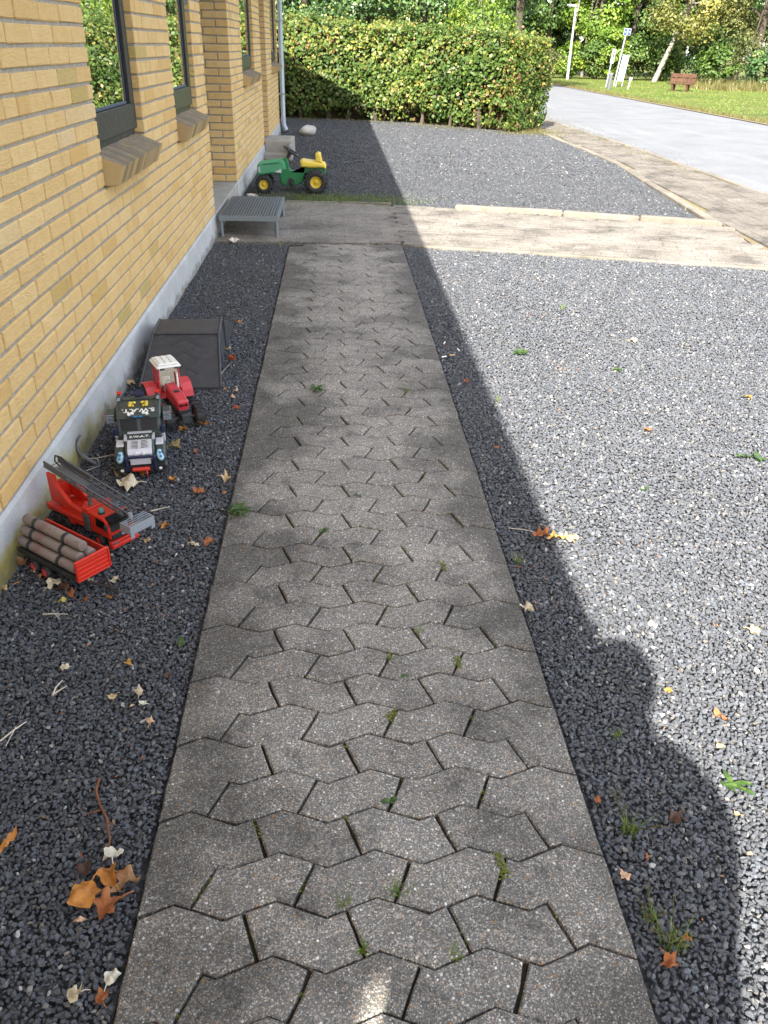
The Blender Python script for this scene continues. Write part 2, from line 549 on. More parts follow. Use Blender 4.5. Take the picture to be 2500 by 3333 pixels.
t = NT("joint_soil"); p = t.pos()
c = t.mix(t.noise(p, 60, 5), (0.02, 0.016, 0.012), (0.07, 0.055, 0.04))
c = t.mix(t.ramp(t.noise(p, 9, 5), [(0.58, 0.0), (0.68, 0.8)]), c, (0.06, 0.075, 0.012))
M["soil"] = t.pbr(c, 0.95, 0, 0.1, t.bump(t.noise(p, 300, 4), 0.8, 0.004))

def stone_mat(name, stops, spec=0.6, rough=0.5):
    t = NT(name); r = t.rand(); v = t.obj()
    c = t.ramp(r, stops)
    c = t.mix(t.noise(v, 0.9, 3), t.mix(1.0, c, (0.68, 0.68, 0.70), 'MULTIPLY'), t.mix(1.0, c, (1.25, 1.25, 1.25), 'MULTIPLY'))
    m = t.pbr(c, rough, 0, spec, t.bump(t.noise(v, 5, 3), 0.35, 0.1))
    for nd in t.t.nodes:
        if nd.type == 'BSDF_PRINCIPLED' and "Diffuse Roughness" in nd.inputs: nd.inputs["Diffuse Roughness"].default_value = 1.0
    return m

def _gray(k):
    st = [(0.0, (0.068, 0.072, 0.080)), (0.3, (0.098, 0.104, 0.114)), (0.55, (0.13, 0.136, 0.148)), (0.72, (0.092, 0.098, 0.110)), (0.84, (0.145, 0.160, 0.185)), (0.90, (0.18, 0.192, 0.208)), (0.945, (0.15, 0.138, 0.12)),
          (0.962, (0.26, 0.26, 0.255)), (0.982, (0.23, 0.195, 0.15)), (0.992, (0.48, 0.46, 0.42)), (1.0, (0.58, 0.57, 0.54))]
    return [(p, (col[0] * k * 0.98, col[1] * k * 0.99, col[2] * k * 1.01)) for p, col in st]
M["gravel"] = stone_mat("basalt_gravel", _gray(0.80))
M["gravel_far"] = stone_mat("dimmed_basalt_gravel", _gray(0.56))  # same gravel; dimming at a low view angle put into a darker colour
t = NT("gravel_bed"); p = t.pos()
v1 = t.vor(p, 75); c1 = t.n("ShaderNodeSeparateColor"); t.l(v1.outputs["Color"], c1.inputs[0])
c = t.ramp(c1.outputs[0], [(0.0, (0.025, 0.026, 0.029)), (0.5, (0.05, 0.053, 0.057)), (0.9, (0.085, 0.088, 0.092)), (1.0, (0.20, 0.195, 0.185))])
M["gravelbed"] = t.pbr(c, 0.8, 0, 0.3, t.bump(v1.outputs["Distance"], 1.0, 0.012))

t = NT("asphalt"); p = t.pos()
c = t.mix(t.ramp(t.noise(p, 1.2, 6, 0.6), [(0.3, 0.0), (0.7, 1.0)]), (0.112, 0.117, 0.126), (0.165, 0.170, 0.181))
v1 = t.vor(p, 90); cc = t.n("ShaderNodeSeparateColor"); t.l(v1.outputs["Color"], cc.inputs[0])
c = t.mix(0.25, c, t.ramp(cc.outputs[0], [(0.0, 0.05), (1.0, 0.30)]))
c = t.mix(t.ramp(t.noise(t.scale(p, (0.9, 0.08, 1)), 3, 4), [(0.55, 0.0), (0.75, 0.35)]), c, (0.24, 0.24, 0.244))
M["asphalt"] = t.pbr(c, 0.8, 0, 0.3, t.bump(t.noise(p, 180, 3), 0.4, 0.004))

t = NT("lawn"); p = t.pos()
a = t.noise(p, 0.35, 5, 0.6)
c = t.mix(t.ramp(a, [(0.35, 0.0), (0.65, 1.0)]), (0.062, 0.095, 0.018), (0.15, 0.15, 0.042))
c = t.mix(t.ramp(t.noise(t.scale(p, (1.0, 0.3, 1)), 2.0, 5, 0.7), [(0.48, 0.0), (0.72, 0.7)]), c, (0.21, 0.18, 0.068))
c = t.mix(t.ramp(t.noise(p, 7, 6, 0.75), [(0.42, 0.0), (0.66, 0.75)]), c, (0.05, 0.08, 0.014))
M["lawn"] = t.pbr(c, 0.9, 0, 0.15, t.bump(t.noise(p, 60, 4, 0.7), 0.8, 0.03))

t = NT("earth"); p = t.pos()
c = t.mix(t.noise(p, 6, 6, 0.65), (0.13, 0.098, 0.06), (0.25, 0.20, 0.135))
c = t.mix(t.ramp(t.noise(p, 3, 5), [(0.5, 0.0), (0.65, 0.7)]), c, (0.17, 0.17, 0.05))
M["earth"] = t.pbr(c, 0.95, 0, 0.1, t.bump(t.noise(p, 60, 5), 0.8, 0.02))

def bark(name, lo, hi, spots=None):
    t = NT(name); p = t.pos()
    c = t.mix(t.ramp(t.noise(t.scale(p, (1, 1, 0.3)), 14, 5, 0.65), [(0.35, 0.0), (0.65, 1.0)]), lo, hi)
    if spots: c = t.mix(t.ramp(t.noise(t.scale(p, (1, 1, 2.2)), 4.0, 4, 0.7), [(0.5, 0.0), (0.6, 0.9)]), c, spots)
    return t.pbr(c, 0.9, 0, 0.15, t.bump(t.noise(t.scale(p, (1, 1, 0.3)), 30, 4), 0.7, 0.01))

M["bark"] = bark("dark_bark", (0.035, 0.028, 0.021), (0.09, 0.073, 0.057))
M["birch"] = bark("birch_bark", (0.17, 0.15, 0.125), (0.29, 0.265, 0.23), (0.05, 0.075, 0.06))
M["twig"] = bark("pale_twig", (0.40, 0.34, 0.25), (0.62, 0.56, 0.46))
M["redtwig"] = bark("red_twig", (0.13, 0.055, 0.03), (0.24, 0.10, 0.05))

M["hedge"] = leaf_mat("beech_leaf", [(0.0, (0.035, 0.070, 0.014)), (0.30, (0.062, 0.115, 0.022)), (0.52, (0.11, 0.165, 0.034)), (0.66, (0.20, 0.225, 0.045)), (0.80, (0.34, 0.315, 0.075)), (0.87, (0.30, 0.21, 0.08)), (0.93, (0.19, 0.115, 0.055)), (1.0, (0.22, 0.125, 0.07))], 0.30, 0.45, 0.3)
M["dkleaf"] = leaf_mat("dark_leaf", [(0.0, (0.0317, 0.0708, 0.022)), (0.5, (0.0671, 0.1342, 0.039)), (0.85, (0.122, 0.2013, 0.061)), (1.0, (0.2196, 0.2562, 0.0671))], 0.25, 0.4, 0.5)
M["lime"] = leaf_mat("lime_leaf", [(0.0, (0.061, 0.1281, 0.0195)), (0.5, (0.1586, 0.2562, 0.0366)), (0.85, (0.2684, 0.3416, 0.0488)), (1.0, (0.4026, 0.4026, 0.0732))], 0.4)
M["mid"] = leaf_mat("mid_leaf", [(0.0, (0.039, 0.0854, 0.0195)), (0.5, (0.0915, 0.1586, 0.0342)), (0.9, (0.1586, 0.2196, 0.0488)), (1.0, (0.2684, 0.2684, 0.0671))], 0.35)
M["olive"] = leaf_mat("olive_leaf", [(0.0, (0.0671, 0.0878, 0.0293)), (0.5, (0.1525, 0.1732, 0.0586)), (0.85, (0.2318, 0.2257, 0.0805)), (1.0, (0.305, 0.244, 0.0915))], 0.35)
M["gold"] = leaf_mat("golden_leaf", [(0.0, (0.0915, 0.1098, 0.0305)), (0.45, (0.2135, 0.2196, 0.061)), (0.8, (0.3294, 0.305, 0.0793)), (1.0, (0.4392, 0.3416, 0.0671))], 0.4)
M["grassblade"] = leaf_mat("grass_blade", [(0.0, (0.06, 0.12, 0.018)), (0.5, (0.15, 0.24, 0.035)), (0.8, (0.30, 0.33, 0.07)), (1.0, (0.52, 0.43, 0.20))], 0.35)
M["drygrass"] = leaf_mat("dry_grass", [(0.0, (0.07, 0.09, 0.022)), (0.4, (0.15, 0.145, 0.045)), (1.0, (0.30, 0.225, 0.105))], 0.35)
M["weed"] = leaf_mat("weed_leaf", [(0.0, (0.04, 0.085, 0.018)), (0.6, (0.075, 0.145, 0.028)), (1.0, (0.14, 0.20, 0.042))], 0.35)
M["moss"] = leaf_mat("moss_leaf", [(0.0, (0.06, 0.085, 0.01)), (0.6, (0.16, 0.17, 0.02)), (1.0, (0.30, 0.26, 0.04))], 0.2)

def deadleaf(name, lo, hi):
    t = NT(name); v = t.obj()
    c = t.mix(t.ramp(t.noise(v, 30, 5, 0.65), [(0.35, 0.0), (0.65, 1.0)]), lo, hi)
    b = t.n("ShaderNodeBsdfPrincipled"); t.l(c, b.inputs["Base Color"]); b.inputs["Roughness"].default_value = 0.6; b.inputs["Specular IOR Level"].default_value = 0.3
    t.l(t.bump(t.noise(v, 120, 3), 0.3, 0.003), b.inputs["Normal"])
    tr = t.n("ShaderNodeBsdfTranslucent"); t.l(c, tr.inputs["Color"])
    mx = t.n("ShaderNodeMixShader"); mx.inputs[0].default_value = 0.2
    t.l(b.outputs[0], mx.inputs[1]); t.l(tr.outputs[0], mx.inputs[2]); t.l(mx.outputs[0], t.out.inputs["Surface"])
    return t.m

DL = {"cream": deadleaf("cream_leaf", (0.56, 0.47, 0.31), (0.78, 0.68, 0.50)), "white": deadleaf("white_leaf", (0.66, 0.62, 0.50), (0.84, 0.80, 0.68)),
      "tan": deadleaf("tan_leaf", (0.44, 0.31, 0.15), (0.66, 0.50, 0.29)), "peach": deadleaf("peach_leaf", (0.58, 0.36, 0.22), (0.74, 0.52, 0.36)),
      "orange": deadleaf("orange_leaf", (0.46, 0.17, 0.035), (0.64, 0.30, 0.075)), "ochre": deadleaf("ochre_leaf", (0.50, 0.28, 0.06), (0.68, 0.44, 0.14)),
      "rust": deadleaf("rust_leaf", (0.30, 0.10, 0.035), (0.46, 0.18, 0.07)), "red": deadleaf("red_leaf", (0.33, 0.065, 0.03), (0.45, 0.12, 0.05)),
      "brown": deadleaf("brown_leaf", (0.28, 0.14, 0.06), (0.46, 0.26, 0.13)), "dark": deadleaf("dark_leaf_dead", (0.07, 0.035, 0.025), (0.14, 0.075, 0.05)),
      "olive": deadleaf("olive_leaf_dead", (0.30, 0.24, 0.09), (0.50, 0.38, 0.17)), "yellow": deadleaf("yellow_leaf", (0.40, 0.33, 0.07), (0.56, 0.47, 0.12))}

M["frame"] = plain("window_frame_paint", (0.045, 0.042, 0.031), 0.55, 0, 0.1, 0, 20, spec=0.25)
M["framegreen"] = plain("green_frame_paint", (0.07, 0.071, 0.03), 0.55, 0, 0.1, 0, 20, spec=0.25)
M["sash"] = plain("sash_black", (0.008, 0.009, 0.011), 0.8, 0, 0.1, 0, 20, spec=0.08)
M["bead"] = plain("glazing_bead", (0.07, 0.09, 0.12), 0.6, 0, 0.1, 0, 20, spec=0.2)
t = NT("window_glass")
gl = t.n("ShaderNodeBsdfGlossy"); gl.inputs["Roughness"].default_value = 0.0; gl.inputs["Color"].default_value = (0.93, 0.97, 0.96, 1)
t.l(t.bump(t.noise(t.pos(), 1.6, 2), 0.012, 0.05), gl.inputs["Normal"])
df = t.n("ShaderNodeBsdfPrincipled"); df.inputs["Base Color"].default_value = (0.012, 0.015, 0.015, 1); df.inputs["Roughness"].default_value = 0.1
mx = t.n("ShaderNodeMixShader"); mx.inputs[0].default_value = 0.74
t.l(df.outputs[0], mx.inputs[1]); t.l(gl.outputs[0], mx.inputs[2]); t.l(mx.outputs[0], t.out.inputs["Surface"])
M["glass"] = t.m
M["galv"] = plain("galvanised_steel", (0.26, 0.30, 0.34), 0.42, 0.75, 0.2, 0.1, 60, dust=0.25)
M["pipe"] = plain("grey_pipe", (0.42, 0.48, 0.55), 0.4, 0.2, 0.1, 0.03, 20)
M["roof"] = plain("roof_tile", (0.10, 0.09, 0.085), 0.8, 0, 0.25, 0.3, 10)
M["white"] = plain("white_paint", (0.40, 0.41, 0.42), 0.5, 0, 0.05, 0, 20)
M["rock"] = concrete("field_stone", (0.30, 0.28, 0.25), (0.62, 0.60, 0.56), bump=0.9, stain=0.7)
M["wood"] = bark("bench_wood", (0.055, 0.028, 0.019), (0.10, 0.052, 0.035))

# ------------------------------------------------------------------ setting: ground, road, pavement
def sheet(name, poly, z, mat, label, cat):
    me = bpy.data.meshes.new(name)
    me.from_pydata([(x, y, z) for x, y in poly], [], [list(range(len(poly)))])
    me.materials.append(mat)
    return tag(link(name, me), label, cat, None, 'structure')

sheet("ground", [(-250, -250), (250, -250), (250, 350), (-250, 350)], -0.09, M["earth"], "bare earth under the yard and far beyond the trees", "ground")
sheet("road", [(4.93, -60), (10.05, -60), (10.05, 40), (9.9, 60), (9.0, 95), (3.6, 95), (4.72, 60), (4.72, 22), (4.97, 15)], -0.024, M["asphalt"], "pale grey asphalt road running past the hedge", "road")
sheet("lawn", [(10.25, -60), (150, -60), (150, 160), (8.0, 160), (9.2, 95), (10.1, 60), (10.25, 40)], 0.0, M["lawn"], "mown yellowish green lawn across the road", "lawn")
sheet("verge", [(10.05, -60), (10.25, -60), (10.25, 40), (10.1, 60), (9.2, 95), (9.0, 95), (9.9, 60), (10.05, 40)], -0.008, M["earth"], "brown earth strip between road and lawn", "verge")
sheet("back_lawn", [(-60, 19.9), (1.6, 19.9), (4.6, 17.6), (4.72, 22), (4.72, 60), (3.6, 95), (-60, 95)], -0.02, M["lawn"], "lawn behind the hedge", "lawn")

# gravel beds (fine stones under the loose ones)
sheet("yard", [(-0.98, -3), (-0.38, -3), (-0.38, 6.83), (-0.98, 6.83)], -0.026, M["gravelbed"], "bed of dark gravel between wall and path", "gravel bed")
sheet("yard", [(0.535, -3), (3.55, -3), (3.45, 6.05), (0.535, 6.78)], -0.026, M["gravelbed"], "bed of dark gravel between path and pavement", "gravel bed")
sheet("yard", [(-1.0, 8.72), (0.5, 8.8), (0.58, 8.6), (3.52, 7.75), (4.0, 12.5), (3.95, 17.3), (3.6, 17.4), (1.6, 19.6), (-1.0, 20.2), (-6, 20.2), (-6, 16.2), (-1.0, 16.2)], -0.026, M["gravelbed"], "bed of dark gravel in front of the hedge", "gravel bed")

def stone_meshes(mat, n=9):
    col = bpy.data.collections.new("gravel_stones")
    for k in range(n):
        bm = bmesh.new()
        r = random.Random(100 + k)
        for i in range(13):
            v = Vector((r.gauss(0, 1), r.gauss(0, 1), r.gauss(0, 1))).normalized() * r.uniform(0.8, 1.1)
            bm.verts.new((v.x * 0.62, v.y * 0.46, v.z * 0.34))
        bmesh.ops.convex_hull(bm, input=bm.verts)
        for v in [v for v in bm.verts if not v.link_faces]: bm.verts.remove(v)
        bmesh.ops.bevel(bm, geom=list(bm.edges), offset=0.045, segments=1, affect='EDGES')
        me = bpy.data.meshes.new("gravel_stone"); bm.to_mesh(me); bm.free()
        me.materials.append(mat)
        col.objects.link(bpy.data.objects.new("gravel_stone", me))
    return col

def scatter_group(STONES):
    ng = bpy.data.node_groups.new("gravel_scatter", 'GeometryNodeTree')
    ng.interface.new_socket("Geometry", in_out='INPUT', socket_type='NodeSocketGeometry')
    ng.interface.new_socket("Geometry", in_out='OUTPUT', socket_type='NodeSocketGeometry')
    N = ng.nodes; L = ng.links
    gi = N.new("NodeGroupInput"); go = N.new("NodeGroupOutput")
    ci = N.new("GeometryNodeCollectionInfo"); ci.inputs["Collection"].default_value = STONES
    ci.inputs["Separate Children"].default_value = True; ci.inputs["Reset Children"].default_value = True
    ip = N.new("GeometryNodeInstanceOnPoints"); ip.inputs["Pick Instance"].default_value = True
    def attr(nm, ty):
        a = N.new("GeometryNodeInputNamedAttribute"); a.data_type = ty; a.inputs["Name"].default_value = nm
        return a.outputs["Attribute"]
    er = N.new("FunctionNodeEulerToRotation")
    L.new(attr("rot", 'FLOAT_VECTOR'), er.inputs[0])
    L.new(gi.outputs[0], ip.inputs["Points"]); L.new(ci.outputs[0], ip.inputs["Instance"])
    L.new(attr("pick", 'INT'), ip.inputs["Instance Index"]); L.new(er.outputs[0], ip.inputs["Rotation"]); L.new(attr("size", 'FLOAT'), ip.inputs["Scale"])
    L.new(ip.outputs[0], go.inputs[0])
    return ng

SCATTER = scatter_group(stone_meshes(M["gravel"]))
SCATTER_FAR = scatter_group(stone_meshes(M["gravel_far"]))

def in_poly(x, y, poly):
    ins = np.zeros(len(x), bool); n = len(poly)
    for i in range(n):
        x0, y0 = poly[i]; x1, y1 = poly[(i + 1) % n]
        c = (y0 > y) != (y1 > y)
        with np.errstate(divide='ignore', invalid='ignore'):
            ins ^= c & (x < (x1 - x0) * (y - y0) / (y1 - y0) + x0)
    return ins

def gravel(poly, bands, label, seed, zbase=-0.012, grp=None):
    rg = np.random.default_rng(seed); P = []; S = []
    x0, x1 = min(p[0] for p in poly), max(p[0] for p in poly)
    for ya, yb, step, smin, smax in bands:
        gx, gy = np.meshgrid(np.arange(x0, x1, step), np.arange(ya, yb, step))
        gx = gx.ravel() + rg.uniform(-.55, .55, gx.size) * step; gy = gy.ravel() + rg.uniform(-.55, .55, gy.size) * step
        k = in_poly(gx, gy, poly); gx = gx[k]; gy = gy[k]
        s = smin + (smax - smin) * rg.random(len(gx)) ** 2.2
        z = zbase + rg.uniform(-.34, .36, len(gx)) * s + 0.004 * np.sin(gx * 7 + gy * 3.1) * np.cos(gy * 5.3)
        P.append(np.stack([gx, gy, z], 1)); S.append(s)
    P = np.concatenate(P); S = np.concatenate(S); n = len(P)
    me = bpy.data.meshes.new("gravel")
    me.vertices.add(n); me.vertices.foreach_set("co", P.astype(np.float32).ravel())
    a = me.attributes.new("rot", 'FLOAT_VECTOR', 'POINT')
    a.data.foreach_set("vector", np.stack([rg.normal(0, .42, n), rg.normal(0, .42, n), rg.uniform(0, 6.28, n)], 1).astype(np.float32).ravel())
    me.attributes.new("size", 'FLOAT', 'POINT').data.foreach_set("value", S.astype(np.float32))
    me.attributes.new("pick", 'INT', 'POINT').data.foreach_set("value", rg.integers(0, 9, n).astype(np.int32))
    o = tag(link("gravel", me), label, "gravel", None, 'stuff')
    md = o.modifiers.new("scatter", 'NODES'); md.node_group = grp or SCATTER
    return o

gravel([(-0.985, 0.3), (-0.383, 0.3), (-0.383, 6.80), (-0.985, 6.80)],
       [(0.4, 2.0, 0.0078, .0078, .0165), (2.0, 4.0, 0.0090, .0090, .0170), (4.0, 6.85, 0.0108, .0108, .018)], "dark blue grey gravel strip between brick wall and path", 1)
gravel([(0.537, 0.3), (1.35, 0.3), (2.2, 2.4), (3.5, 5.4), (3.42, 6.08), (0.537, 6.77)],
       [(0.4, 2.2, 0.0080, .0080, .0165), (2.2, 4.2, 0.0095, .0095, .017), (4.2, 6.8, 0.0118, .0115, .018)], "wide gravel yard right of the path, mostly in sun", 2)
gravel([(1.36, -1.0), (3.5, -1.0), (3.5, 5.4), (2.2, 2.4), (1.36, 0.31)], [(-1.0, 5.4, 0.0118, .0115, .018)], "gravel yard beyond the sunny part, towards the pavement", 4)
gravel([(-0.99, 8.74), (0.5, 8.82), (0.58, 8.62), (3.50, 7.80), (3.98, 12.5), (3.93, 17.3), (3.3, 17.3), (1.6, 18.9), (0.3, 19.3), (-1.6, 19.5), (-1.6, 16.3), (-0.9, 16.3)],
       [(7.7, 11.0, 0.0150, .015, .023), (11.0, 19.6, 0.020, .020, .030)], "far gravel bed between the cross path and the hedge", 3, -0.010, SCATTER_FAR)

# ------------------------------------------------------------------ setting: the paved path
PX, ROW = 0.19, 0.10580
B0 = 1.065
def zig(x):
    u = ((x + 0.12) / PX) % 1.0
    return 0.0185 * (1 - 4 * min(u, 1 - u)) if True else 0
def zverts(xa, xb):
    """zigzag corner abscissae strictly between xa and xb"""
    out = []
    k = math.floor((min(xa, xb) + 0.12) / (PX / 2)) - 1
    while True:
        x = -0.12 + k * PX / 2
        if x > max(xa, xb) - 0.004: break
        if x > min(xa, xb) + 0.004: out.append(x)
        k += 1
    return out if xb > xa else out[::-1]
def run(xa, xb, yb):
    return [(x, yb + zig(x)) for x in zverts(xa, xb)]
XL, XR = -0.375, 0.530
def P2(x, yb): return (x, yb + zig(x))

def paver_poly(kind, k=0):
    """outline relative to the row's lower boundary at y = 0"""
    if kind == 'back':      # joints lean one way
        tl, bl = -0.179 + PX * k, -0.146 + PX * k
        tr, br = tl + PX, bl + PX
        return [P2(bl, 0)] + run(bl, br, 0) + [P2(br, 0), P2(tr, ROW)] + run(tr, tl, ROW) + [P2(tl, ROW)]
    if kind == 'fore':
        tl, bl = -0.239 + PX * k, -0.278 + PX * k
        tr, br = tl + PX, bl + PX
        return [P2(bl, 0)] + run(bl, br, 0) + [P2(br, 0), P2(tr, ROW)] + run(tr, tl, ROW) + [P2(tl, ROW)]
    if kind == 'edge_l':    # spans a fore row (0..ROW) and the back row above it
        return ([P2(XL, 0)] + run(XL, -0.278, 0) + [P2(-0.278, 0), P2(-0.239, ROW)] + run(-0.239, -0.146, ROW) + [P2(-0.146, ROW), P2(-0.179, 2 * ROW)]
                + run(-0.179, XL, 2 * ROW) + [P2(XL, 2 * ROW)])
    # edge_r spans a back row (0..ROW) and the fore row above
    bx, mx_, fx, tx = -0.146 + 3 * PX, -0.179 + 3 * PX, -0.278 + 3 * PX, -0.239 + 3 * PX
    return ([P2(bx, 0)] + run(bx, XR, 0) + [P2(XR, 0), P2(XR, 2 * ROW)] + run(XR, tx, 2 * ROW) + [P2(tx, 2 * ROW), P2(fx, ROW)]
            + run(fx, mx_, ROW) + [P2(mx_, ROW)])

def joint_gap(a, b):
    """slanted cross joints gape, the zigzag bed joints and the path border are tight"""
    dx, dy = abs(b[0] - a[0]), abs(b[1] - a[1])
    return 0.0031 if dy > 0.05 and 0.01 < dx else 0.0017

def paver_mesh(poly, gap, mat, seed):
    r = random.Random(seed)
    cx = sum(p[0] for p in poly) / len(poly); cy = sum(p[1] for p in poly) / len(poly)
    pts = inset_poly([(x - cx, y - cy) for x, y in poly], gap)
    # more points along the edges so that they can be slightly worn
    fine = []
    for i in range(len(pts)):
        a, b = pts[i], pts[(i + 1) % len(pts)]
        L = math.hypot(b[0] - a[0], b[1] - a[1]); m = max(1, int(L / 0.035))
        for j in range(m):
            u = j / m
            w = 0.0015 if j else 0.0011
            fine.append((a[0] + (b[0] - a[0]) * u + r.uniform(-w, w), a[1] + (b[1] - a[1]) * u + r.uniform(-w, w)))
    for _ in range(r.choice((0, 1, 1, 2, 3))):            # chipped spots on the arris
        k = r.randrange(len(fine)); q = r.uniform(.015, .04); fine[k] = (fine[k][0] * (1 - q), fine[k][1] * (1 - q))
    n = len(fine)
    i1 = inset_poly(fine, 0.0035)
    vs = [(x, y, 0.0 + r.uniform(-.0004, .0004)) for x, y in i1] + [(x, y, -0.0032 + r.uniform(-.0006, .0006)) for x, y in fine] + [(x, y, -0.055) for x, y in fine]
    fs = [tuple(range(n))] + [(n + i, n + (i + 1) % n, (i + 1) % n, i) for i in range(n)] + [(2 * n + i, 2 * n + (i + 1) % n, n + (i + 1) % n, n + i) for i in range(n)]
    me = bpy.data.meshes.new("paver"); me.from_pydata(vs, [], fs); me.materials.append(mat)
    return me, (cx, cy)

mb = MB(); mb.b2(XL + 0.004, XR - 0.004, -3.0, 6.80, -0.08, -0.016)
path = tag(mb.build("path", M["soil"]), "straight path of interlocking zigzag concrete pavers with mossy joints", "path", None, 'structure')
PM = {}
for kind in ('back', 'fore', 'edge_l', 'edge_r'):
    PM[kind] = [paver_mesh(paver_poly(kind), joint_gap, M["paver"], hash_ + 31 * j) for hash_, j in (({'back': 1, 'fore': 2, 'edge_l': 3, 'edge_r': 4}[kind], j) for j in range(6))]
pr_ = random.Random(11)
def put_paver(kind, x, y):
    me, c = PM[kind][pr_.randrange(6)]
    o = link("paver", me, path, (c[0] + x, c[1] + y, pr_.uniform(-.0022, .0015)), (pr_.gauss(0, .006), pr_.gauss(0, .006), pr_.gauss(0, .003)))
    return o
i = -8
while B0 + (i + 1) * ROW < 6.80:
    yb = B0 + i * ROW
    kind = 'back' if i % 2 == 0 else 'fore'
    for k in range(3): put_paver(kind, PX * k, yb)
    if kind == 'fore' and yb + 2 * ROW < 6.84: put_paver('edge_l', 0, yb)
    if kind == 'back' and yb + 2 * ROW < 6.84: put_paver('edge_r', 0, yb)
    i += 1
YEND = B0 + i * ROW

# cross path: same stone laid tight; joined, its joints hardly show
def tile_field(name, poly, ang, lx, ly, mat, parent, z, gap, seed, bond=0.5, chev=0.0):
    r = random.Random(seed); mb = MB()
    c, s = math.cos(ang), math.sin(ang)
    us = [(x * c + y * s, -x * s + y * c) for x, y in poly]
    u0, u1 = min(u for u, v in us), max(u for u, v in us); v0, v1 = min(v for u, v in us), max(v for u, v in us)
    j = 0; v = v0
    while v < v1:
        u = u0 - lx + (j % 2) * lx * bond
        while u < u1 + lx:
            cx, cy = (u + lx / 2) * c - (v + ly / 2) * s, (u + lx / 2) * s + (v + ly / 2) * c
            if in_poly(np.array([cx]), np.array([cy]), poly)[0]:
                mb.box((cx, cy, z - 0.02 + r.uniform(-.0018, .0018)), (lx - gap, ly - gap, 0.04), (r.gauss(0, .005), r.gauss(0, .005), ang + r.gauss(0, .004)), 0.003)
            u += lx
        v += ly; j += 1
    o = mb.build(name, mat, parent); o["kind"] = "stuff"
    return o

CA = [(-0.985, 6.86), (-0.352, 6.86), (0.525, 6.84), (0.545, 8.66), (-0.07, 8.80), (-0.54, 8.74), (-0.985, 8.72)]
CB = [(0.552, 6.80), (3.42, 6.12), (3.62, 7.72), (0.575, 8.64)]
me = MB()
for poly in (CA, CB): me.add([(x, y, -0.004) for x, y in poly] + [(x, y, -0.09) for x, y in poly], [tuple(range(len(poly)))] + [(len(poly) + i_, len(poly) + (i_ + 1) % len(poly), (i_ + 1) % len(poly), i_) for i_ in range(len(poly))])
cross = tag(me.build("cross_path", M["paver2"]), "weathered concrete cross path leading from the entrance to the pavement", "path", None, 'structure')
tile_field("paver", CA, 0.0, 0.21, 0.107, M["paver2"], cross, 0.002, 0.0008, 5)
tile_field("paver", CB, R(-14.5), 0.21, 0.107, M["paver2"], cross, 0.002, 0.0008, 6)

SW = [(3.5, -6), (4.93, -6), (4.97, 15), (4.72, 22), (4.72, 30), (4.05, 30), (4.03, 17.4), (4.06, 12.5), (3.66, 7.75), (3.46, 6.1)]
mb = MB(); mb.add([(x, y, -0.012) for x, y in SW] + [(x, y, -0.09) for x, y in SW], [tuple(range(len(SW)))] + [(len(SW) + i_, len(SW) + (i_ + 1) % len(SW), (i_ + 1) % len(SW), i_) for i_ in range(len(SW))])
walk = tag(mb.build("pavement", M["earth"]), "narrow pavement of small grey brown stones beside the road", "pavement", None, 'structure')
SWT = [(3.52, 3), (4.90, 3), (4.93, 15), (4.70, 22), (4.70, 26), (4.10, 26), (4.08, 17.4), (4.11, 12.5), (3.70, 7.75), (3.50, 6.1)]
tile_field("paver", SWT, R(87), 0.21, 0.105, M["walkstone"], walk, 0.004, 0.006, 8)

def kerb_line(name, label, pts, w, z0, z1, piece, seed):
    root = thing(name, label, "kerb", (0, 0, 0), 0, None, 'structure')
    r = random.Random(seed)
    for (xa, ya), (xb, yb) in zip(pts, pts[1:]):
        L = math.hypot(xb - xa, yb - ya); n = max(1, round(L / piece)); a = math.atan2(yb - ya, xb - xa)
        for k in range(n):
            u = (k + .5) / n
            m_ = MB(); m_.box((0, 0, 0), (L / n - 0.008, w, z1 - z0), None, 0.009)
            m_.build("kerb_stone", M["kerb"], root, (xa + (xb - xa) * u + r.uniform(-.004, .004), ya + (yb - ya) * u + r.uniform(-.004, .004), (z0 + z1) / 2 + r.uniform(-.006, .006)), (r.gauss(0, .025), r.gauss(0, .008), a + r.gauss(0, .008)))
    return root
kerb_line("kerb", "raised cream concrete kerb along the far edge of the cross path", [(1.18, 8.50), (2.2, 8.23), (3.58, 7.82)], 0.075, -0.09, 0.045, 0.95, 3)
kerb_line("kerb", "pale kerb between the far gravel and the pavement", [(3.62, 7.9), (4.03, 12.5), (4.0, 17.2)], 0.10, -0.09, 0.012, 1.0, 4)
kerb_line("kerb", "low pale edging along the near side of the sunny cross path", [(0.60, 6.77), (3.40, 6.09)], 0.05, -0.09, 0.006, 1.0, 5)
kerb_line("kerb", "low edging along the far side of the shaded cross path", [(-0.52, 8.78), (0.56, 8.72)], 0.05, -0.09, 0.01, 0.55, 6)
kerb_line("kerb", "pale kerb at the near edge of the road", [(4.945, 3), (4.985, 15), (4.735, 22), (4.735, 34)], 0.07, -0.09, 0.008, 1.0, 7)

